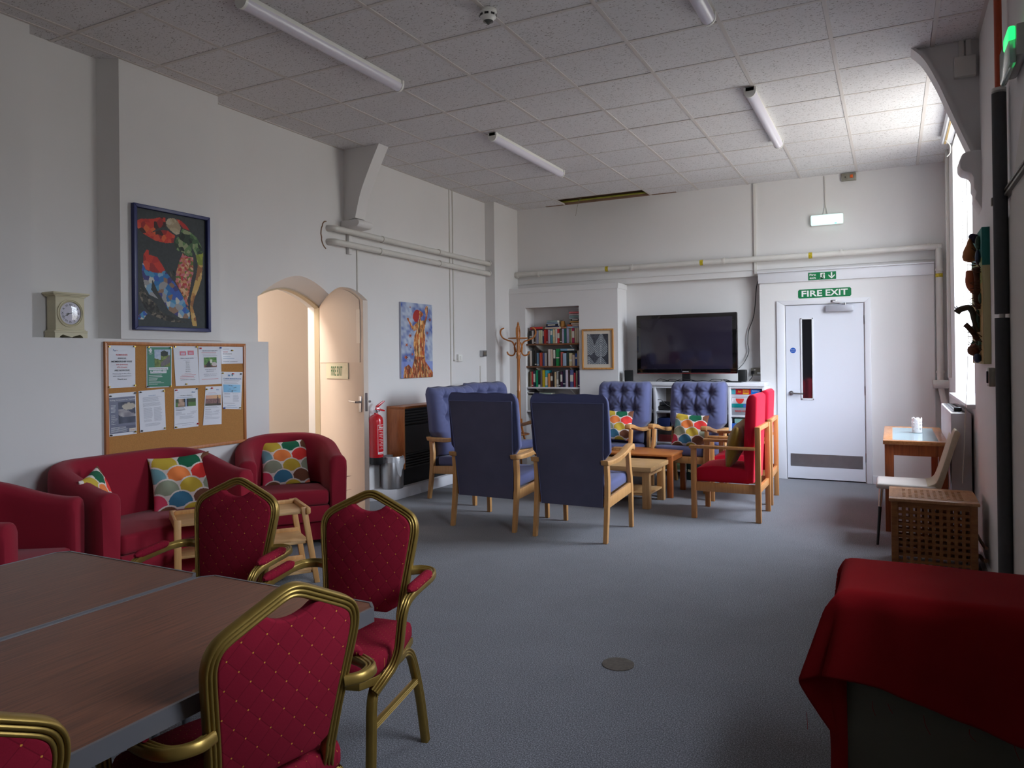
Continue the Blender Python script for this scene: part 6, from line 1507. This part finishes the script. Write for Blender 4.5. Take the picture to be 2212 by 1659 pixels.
book(fx(1165), fx(1615), 1.345+.198, 1.345+.228, (110,160,190), '', 'blue and cream book lying flat on top of the middle shelf row', flat_=True, grp='books lying flat above the top row', y=9.05, stripe=[(.5, .98)])
mb = MB(); mb.lathe([(.036, 0), (.038, .004), (.026, .078), (.024, .08)], n=24); mb.tube(bez([(0, 0, .08), (.004, 0, .10), (.012, 0, .105)], 4), .002, 6)
mb.done('wicker_bell', mat('straw', S(176,124,62), .8, bump=.6, bscale=120), loc=(fx(1190), 9.12, tz(825)), label='small straw-coloured cone ornament beside the middle book stack', cat='ornament')
t_ = thing('toy_boat', 'tiny orange-hulled toy boat resting on the pale blue flat book', 'toy boat', (fx(1500), 9.07, tz(818)))
mb = MB(); mb.prism([(-.055, .026), (-.045, .0), (.045, .0), (.07, .026)], lambda a, b, d: Vector((a, d, b)), -.012, .012, .003); mb.done('hull', mat('boat_orange', S(176,78,36), .5), t_)
mb = MB(); mb.box(-.02, -.004, -.008, .008, .026, .045); mb.cyl((.0, 0, .045), (.0, 0, .062), .004); mb.done('cabin', DARKM, t_)
# below the white shelf
book(-4.425, -4.235, .972, .994, (30,28,40), '', 'dark paperback lying flat below the white shelf board', flat_=True, grp='books lying flat below the white shelf', stripe=[(.1, .6)])
book(-4.23, -4.06, .966, .984, (160,176,160), '', 'pale green paperback lying flat below the white shelf board', flat_=True, grp='books lying flat below the white shelf')
book(-4.225, -3.98, .950, .965, (40,40,50), '', 'thin dark book under the pale green paperback', flat_=True, grp='books lying flat below the white shelf')
mb = MB(); mb.box(-.20, .22, 0, .16, 0, .2035, .003); mb.done('file_box', mat('white_card', S(190,190,186), .7), loc=(-4.22, 9.04, .745), label='white file box on the lowest alcove shelf', cat='box')

# ---------------- television console, television, speakers and games
t_ = thing('media_console', 'long white open-shelved unit beneath the television', 'shelving unit', (-2.19, 9.09, 0))
xl, xr = -.885, .885; yf, yk = -.24, .245
mb = MB(); mb.box(xl, xr, yf-.012, yk, 1.095, 1.14, .004); mb.done('top', GLOSSW, t_)
for x_ in (xl, -.42, .475, xr-.03):
    mb = MB(); mb.box(x_, x_+.03, yf, yk, 0, 1.095, .002); mb.done('upright', GLOSSW, t_)
mb = MB(); mb.box(xl, xr, yk-.01, yk, 0, 1.095); mb.done('back_panel', mat('shaded_white_board', S(120,112,104), .8), t_)  # unlit white panel; the shade inside the unit is put into its colour
mb = MB(); mb.box(xl+.03, xr-.03, yf+.002, yf+.018, 1.07, 1.095); mb.done('fascia', GLOSSW, t_)
for xa, xb, zs in ((xl+.03, -.42, (.765, .39)), (-.39, .475, (.765, .39)), (.505, xr-.03, (.735, .40))):
    for z in zs:
        mb = MB(); mb.box(xa, xb, yf+.01, yk-.01, z, z+.022, .002); mb.done('shelf', GLOSSW, t_)
    mb = MB(); mb.box(xa, xb, yf+.01, yk-.01, .06, .08); mb.done('shelf', GLOSSW, t_)
BWF = lambda ox, oy, oz: (lambda a, b, d=0: Vector((ox+a, oy-d, oz+b)))
def gbox(x0, x1, z0, z1, col, label, items=(), dp=.24, y=8.885, grp='boxed games on the console shelves'):
    mb = MB(); mb.box(0, x1-x0, 0, dp, 0, z1-z0, .0015); o = mb.done('board_game', mat('card_%d_%d_%d' % col, S(*col), .45), loc=(x0, y, z0), label=label, cat='board game', group=grp)
    fn = lambda a, b, d=0: Vector((a*(x1-x0), -d, b*(z1-z0)))
    for it in items:
        mb = MB()
        if it[0] == 'R': flat(mb, fn, it[1], it[2], it[3], it[4], .0008+.0004*(it[6] if len(it) > 6 else 0)); mb.done('colour_panel', it[5], o)
        elif it[0] == 'C':
            poly(mb, fn, [(it[1]+it[3]*math.cos(PI+PI*k/14), it[2]+it[3]*6*math.sin(PI+PI*k/14)) for k in range(15)], .001); mb.done('colour_panel', it[4], o)
        else: put_text(mb, it[1], fn, it[2], it[3], it[4], it[5], .0024, .02); mb.done('box_lettering', it[6], o)
    return o
K_ = lambda n, *c: mat('card_ink_'+n, S(*c), .5)
gx0 = -1.682
gbox(gx0, -1.355, .7575, .8455, (138,140,146), 'wide grey puzzle box at the bottom of the upper console stack', [('T', 'WOOD WORKSHOP', .42, .42, .24, .62, K_('red', 200,60,60)), ('R', .82, .98, .05, .95, K_('fawn', 170,150,130))])
gbox(gx0, -1.37, .846, .892, (0,124,124), 'teal puzzle box above the grey one', [('R', .42, .78, .1, .9, K_('blue', 70,100,170))])
gbox(gx0, -1.372, .8925, .957, (206,204,208), 'white puzzle box with red half circle and dark shapes', [('C', .3, .9, .15, K_('vermilion', 214,60,50)), ('R', .62, .68, .2, .85, K_('pink', 214,80,110)), ('R', .70, .76, .2, .9, K_('blue2', 50,70,110)), ('R', .80, .92, .25, .8, K_('ink', 34,40,46))])
gbox(gx0, -1.375, .9575, .998, (196,194,202), 'plain pale lilac puzzle box second from the top', [('T', 'etc', .93, .4, .3, .06, K_('ink', 34,40,46))])
gbox(gx0, -1.35, .9985, 1.062, (196,30,42), 'red and blue 1500 piece puzzle box topping the stack', [('R', .0, .14, .05, .95, K_('aqua', 70,150,160)), ('R', .66, 1.0, .04, .96, K_('azure', 0,110,200)), ('R', .38, .58, .08, .92, K_('gold', 226,160,40)), ('T', 'Art', .27, .35, .42, .12, K_('gold', 226,160,40)), ('T', '1500', .48, .30, .5, .17, K_('red', 200,30,40)), ('T', 'Ravensburger', .83, .6, .18, .26, K_('white', 225,225,230))])
gbox(gx0, -1.40, .60, .660, (30,84,170), 'dark blue boxed game below the mint box', [('T', 'Gingerbread Man', .36, .5, .3, .5, K_('white', 225,225,230))])
gbox(gx0+.03, -1.42, .661, .715, (150,196,186), 'mint green boxed game on the lower right console shelf', [('R', .42, .58, .15, .85, K_('jade', 90,150,140))])
gbox(gx0, -1.38, .548, .599, (110,80,76), 'brown boxed game in the lower right console stack')
gbox(gx0, -1.38, .508, .547, (206,200,196), 'white Puzzle box in the lower right console stack', [('T', 'Puzzle', .55, .3, .5, .32, K_('red', 200,60,60)), ('R', .08, .2, .2, .8, K_('ink', 34,40,46))])
gbox(gx0, -1.38, .468, .507, (40,50,120), 'royal blue boxed game above the purple one')
gbox(gx0, -1.38, .4225, .467, (120,30,76), 'purple boxed game at the bottom of the lower right stack', [('R', .35, .5, .25, .75, K_('lilac', 170,170,210)), ('R', .7, .78, .25, .75, K_('lilac', 170,170,210))])
gbox(gx0, -1.38, .081, .16, (60,80,110), 'slate blue boxed game on the floor-level console shelf')
gbox(gx0, -1.38, .161, .23, (176,60,50), 'brick red boxed game stacked at floor level in the console')
gbox(-2.56, -2.30, .4125, .50, (110,40,40), 'maroon boxed game between the two blue armchairs'); gbox(-2.56, -2.40, .5005, .60, (60,54,50), 'dark brown box on the maroon game'); gbox(-2.39, -2.25, .5005, .55, (150,90,90), 'pinkish patterned box on the maroon game', [('R', .1, .5, .2, .8, K_('lilac', 170,170,210))])
gbox(-2.56, -2.42, .6005, .70, (34,50,100), 'dark navy game box stacked on the brown box'); gbox(-2.40, -2.24, .5505, .64, (120,150,170), 'pale blue patterned game box right of the navy one'); gbox(-2.37, -2.27, .6405, .70, (180,40,36), 'small red box on the pale blue patterned one')
gbox(-2.56, -2.25, .081, .14, (80,90,60), 'green boxed game on the floor-level shelf left'); 
t_ = thing('black_router', 'black router box with cables on the console shelf between the blue chairs', 'router', (-2.53, 9.03, .787))
mb = MB(); mb.box(-.11, .11, -.07, .07, .01, .055, .01); mb.box(-.04, .07, -.04, .05, .055, .11, .02); mb.done('casing', BLACKP, t_)
mb = MB(); mb.cyl((.09, -.04, .05), (.12, -.05, .09), .005); mb.tube(bez([(-.10, -.08, .10), (-.02, -.1, .14), (.05, -.09, .08), (.15, -.06, .02), (.24, -.09, .012)], 6), .004, 6); mb.tube(bez([(-.12, -.08, .02), (.0, -.10, .05), (.12, -.1, .01), (.2, -.1, .03)], 6), .004, 6); mb.done('cable', BLACKP, t_)
t_ = thing('carrier_bag', 'dark green and cream bag standing on the floor under the console', 'bag', (-2.06, 8.72, 0))
mb = MB(); mb.box(-.11, .11, -.06, .06, 0, .26, .015); mb.done('body', mat('bag_green', S(30,52,46), .6), t_)
mb = MB(); F3 = lambda a, b, d=0: Vector((a, -.06-d, b)); poly(mb, F3, [(-.09, .10), (.0, .08), (.07, .13), (.10, .20), (.09, .21), (.04, .15), (-.03, .115), (-.09, .13)], .001); mb.done('cream_swoosh', mat('bag_cream', S(200,190,150), .6), t_)
# television
t_ = thing('television', 'large flat black television with a glossy frame on the white unit', 'television', (-2.27, 9.11, 1.14))
mb = MB(); mb.box(-.622, .622, -.02, .05, .098, .835, .012); mb.done('bezel', mat('piano_black', S(10,10,12), .06, coat=1), t_)
mb = MB(); mb.box(-.565, .565, -.0225, -.019, .155, .785, .001); mb.done('screen', mat('plasma_screen', S(38,34,48), .09, spec=.75), t_)
mb = MB(); mb.box(-.615, .615, -.0215, -.005, .0985, .106, .002); mb.done('red_trim', mat('red_acrylic', S(120,18,22), .15), t_)
mb = MB(); put_text(mb, 'SAMSUNG', lambda a, b, d=0: Vector((a, -.021-d, b)), 0, .118, .011, .075, .0008, .02); mb.done('maker_lettering', mat('silver_ink', S(190,190,195), .3), t_)
mb = MB(); mb.box(-.05, .05, .0, .03, .01, .11, .005); mb.done('neck', BLACKP, t_)
mb = MB(); mb.box(-.27, .27, -.11, .13, 0, .012, .005); mb.done('base', mat('piano_black', S(10,10,12), .06), t_)
for x_, lb in ((-2.985, 'small black speaker left of the television'), (-1.585, 'small black speaker right of the television')):
    t_ = thing('speaker', lb, 'speaker', (x_, 9.05, 1.14), 0, 'small black speakers beside the television')
    mb = MB(); mb.box(-.045, .045, -.045, .055, 0, .145, .010); mb.done('cabinet', BLACKP, t_)
    mb = MB(); mb.box(-.038, .038, -.0475, -.044, .01, .135, .001); mb.done('grille', DARKM, t_)
mb = MB()
for k in range(7):
    x_ = -2.62+.13*k; mb.tube(bez([(x_, 9.0+.04*rnd(k, 1), 1.147), (x_+.07, 8.93+.05*rnd(k, 2), 1.147+.035*rnd(k, 3)), (x_+.16, 8.96+.05*rnd(k, 4), 1.147+.02*rnd(k, 5)), (x_+.26, 8.99, 1.147)], 6), .004, 6)
mb.done('tangled_cables', BLACKP, label='tangle of black cables lying under the television', cat='cable')
mb = MB(); mb.box(-.10, .10, -.05, .05, 0, .013, .003, Matrix.Rotation(-.1, 4, 'Z')); mb.done('media_player', DARKM, loc=(-1.66, 8.91, 1.14), label='thin dark set-top box at the right end of the white unit', cat='set-top box')
mb = MB(); mb.box(-1.536, -1.406, 9.335, 9.36, 1.208, 1.298, .003); so = mb.done('wall_socket', mat('grey_metal', S(140,136,124), .5, .4), label='grey metal double socket on the wall behind the right speaker', cat='socket')
mb = MB(); mb.box(-1.528, -1.495, 9.31, 9.336, 1.225, 1.265, .004); mb.tube(bez([(-1.51, 9.315, 1.23), (-1.515, 9.29, 1.19), (-1.54, 9.25, 1.15)], 4), .005, 6); mb.done('plug', BLACKP, so)
mb = MB(); mb.box(-1.46, -1.415, 9.331, 9.336, 1.225, 1.25); mb.box(-1.50, -1.48, 9.331, 9.336, 1.27, 1.285); mb.done('socket_insert', WHITEP, so)
mb = MB(); mb.tube(bez([(-1.43, 9.34, 2.40), (-1.46, 9.335, 2.25), (-1.475, 9.33, 2.05), (-1.50, 9.33, 1.9), (-1.555, 9.33, 1.75), (-1.565, 9.33, 1.6), (-1.555, 9.33, 1.5), (-1.60, 9.31, 1.38), (-1.66, 9.25, 1.30), (-1.69, 9.2, 1.27)], 6), .005, 8)
mb.done('aerial_cable', BLACKP, label='black cable snaking down the wall to the television', cat='cable')

# ---------------- relief picture of found objects on the right wall
t_ = thing('relief_picture', 'deep relief picture of gourds, bark and a bird-like root on the right wall', 'relief artwork', (.53, 5.64, 1.38))
def colR(u_, v):
    n = vn(u_*9, v*12, 4)
    if v > .78: return mixc(C3(0,96,88), C3(30,120,110), n)
    if v > .6: return mixc(C3(110,140,80), C3(160,150,80), n)
    return mixc(C3(140,126,60), C3(186,150,90), n)
mb = MB(); mb.box(-.04, 0, -.34, .34, 0, .83, .003); mb.done('panel_board', mat('teal_board', S(196,184,140), .8), t_)
def P_(a, b): return Vector((-.0405, .34-.68*a, .83*b))
painted('painted_ground', 40, 60, P_, colR, ART, t_)
mb = MB(); 
for q0, q1, c in ((.60, .83, 0),): mb.box(-.0412, .0, -.3412, -.3400, q0, q1)
mb.done('painted_edge', mat('teal_edge', S(20,104,96), .7), t_)
def lump(nm, pts, rs, m_):
    mb = MB(); mb.sweep(bez(pts, 5), [(math.cos(2*PI*i/12), math.sin(2*PI*i/12)) for i in range(12)], scale=rs if callable(rs) else [rs[0]+(rs[-1]-rs[0])*k/((len(pts)-1)*5) for k in range((len(pts)-1)*5+1)]); mb.done(nm, m_, t_, ang=70)
ORB = mat('gourd_orange', S(170,104,52), .6, var=.25, vscale=20); BRK = mat('bark_brown', S(92,54,36), .9, var=.5, vscale=30, bump=.6, bscale=60); GRY = mat('driftwood_grey', S(78,70,58), .8, var=.3, vscale=25); PUR = mat('dried_purple', S(38,26,56), .8); GRN = mat('moss_green', S(56,84,66), .8, var=.5, vscale=40)
mb = MB(); mb.lathe([(.004, .10), (.012, .08), (.018, .06), (.036, .02), (.044, -.02), (.036, -.045), (.01, -.055)], (-.085, -.12, .70), 18); mb.done('gourd', ORB, t_, ang=80)
mb = MB()
for k in range(9): mb.sphere((-.075+.02*rnd(k, 1), -.13+.07*rnd(k, 2), .78+.035*rnd(k, 3)), .018, 8)
mb.done('dried_flower', PUR, t_)
lump('orange_peel', [(-.05, -.15, .44), (-.085, -.14, .50), (-.075, -.12, .58)], (.02, .036), mat('peel_orange', S(176,88,44), .7, var=.3, vscale=20))
lump('bark_strip', [(-.05, -.2, .34), (-.06, -.2, .42), (-.05, -.18, .52), (-.06, -.2, .60)], (.016, .022), BRK)
lump('driftwood_bird', [(-.05, -.14, .20), (-.07, -.15, .28), (-.08, -.15, .33), (-.10, -.15, .355), (-.145, -.15, .345), (-.165, -.15, .325)], (.016, .020), GRY)
mb = MB(); mb.cyl((-.16, -.155, .34), (-.178, -.16, .365), .006, .002, 6); mb.cyl((-.155, -.14, .345), (-.165, -.14, .37), .006, .002, 6); mb.done('root_horns', BLACKP, t_)
lump('dark_root', [(-.05, -.14, .15), (-.08, -.15, .20), (-.105, -.15, .235), (-.12, -.15, .25)], (.016, .016), BRK)
mb = MB()
for k in range(60):
    p = Vector((-.045, -.32+.44*rnd(k, 4), .06+.66*rnd(k, 5))); mb.cyl(p, p+Vector((-.02-.04*rnd(k, 6), .03*(rnd(k, 7)-.5), .07*(rnd(k, 8)-.3))), .004, .0015, 6)
mb.done('twigs', BRK, t_)
mb = MB(); mb.sphere((-.075, -.15, .085), .036, 14); mb.sphere((-.06, -.05, .10), .03, 12); mb.done('seed_head', mat('seed_brown', S(110,60,34), .8, bump=.8, bscale=90), t_)
mb = MB(); mb.sphere((-.06, -.2, .035), .03, 12, (.8, 1.2, 1)); mb.sphere((-.055, -.24, .66), .022, 10, (.7, 1, 2.2)); mb.done('glazed_shard', mat('shard_blue', S(40,52,84), .4), t_)
mb = MB()
for k in range(14): mb.sphere((-.042-.01*rnd(k, 11), -.30+.5*rnd(k, 12), .05+.72*rnd(k, 13)), .016+.014*rnd(k, 14), 8, (.6, 1, 1.5))
mb.done('moss_patches', GRN, t_)
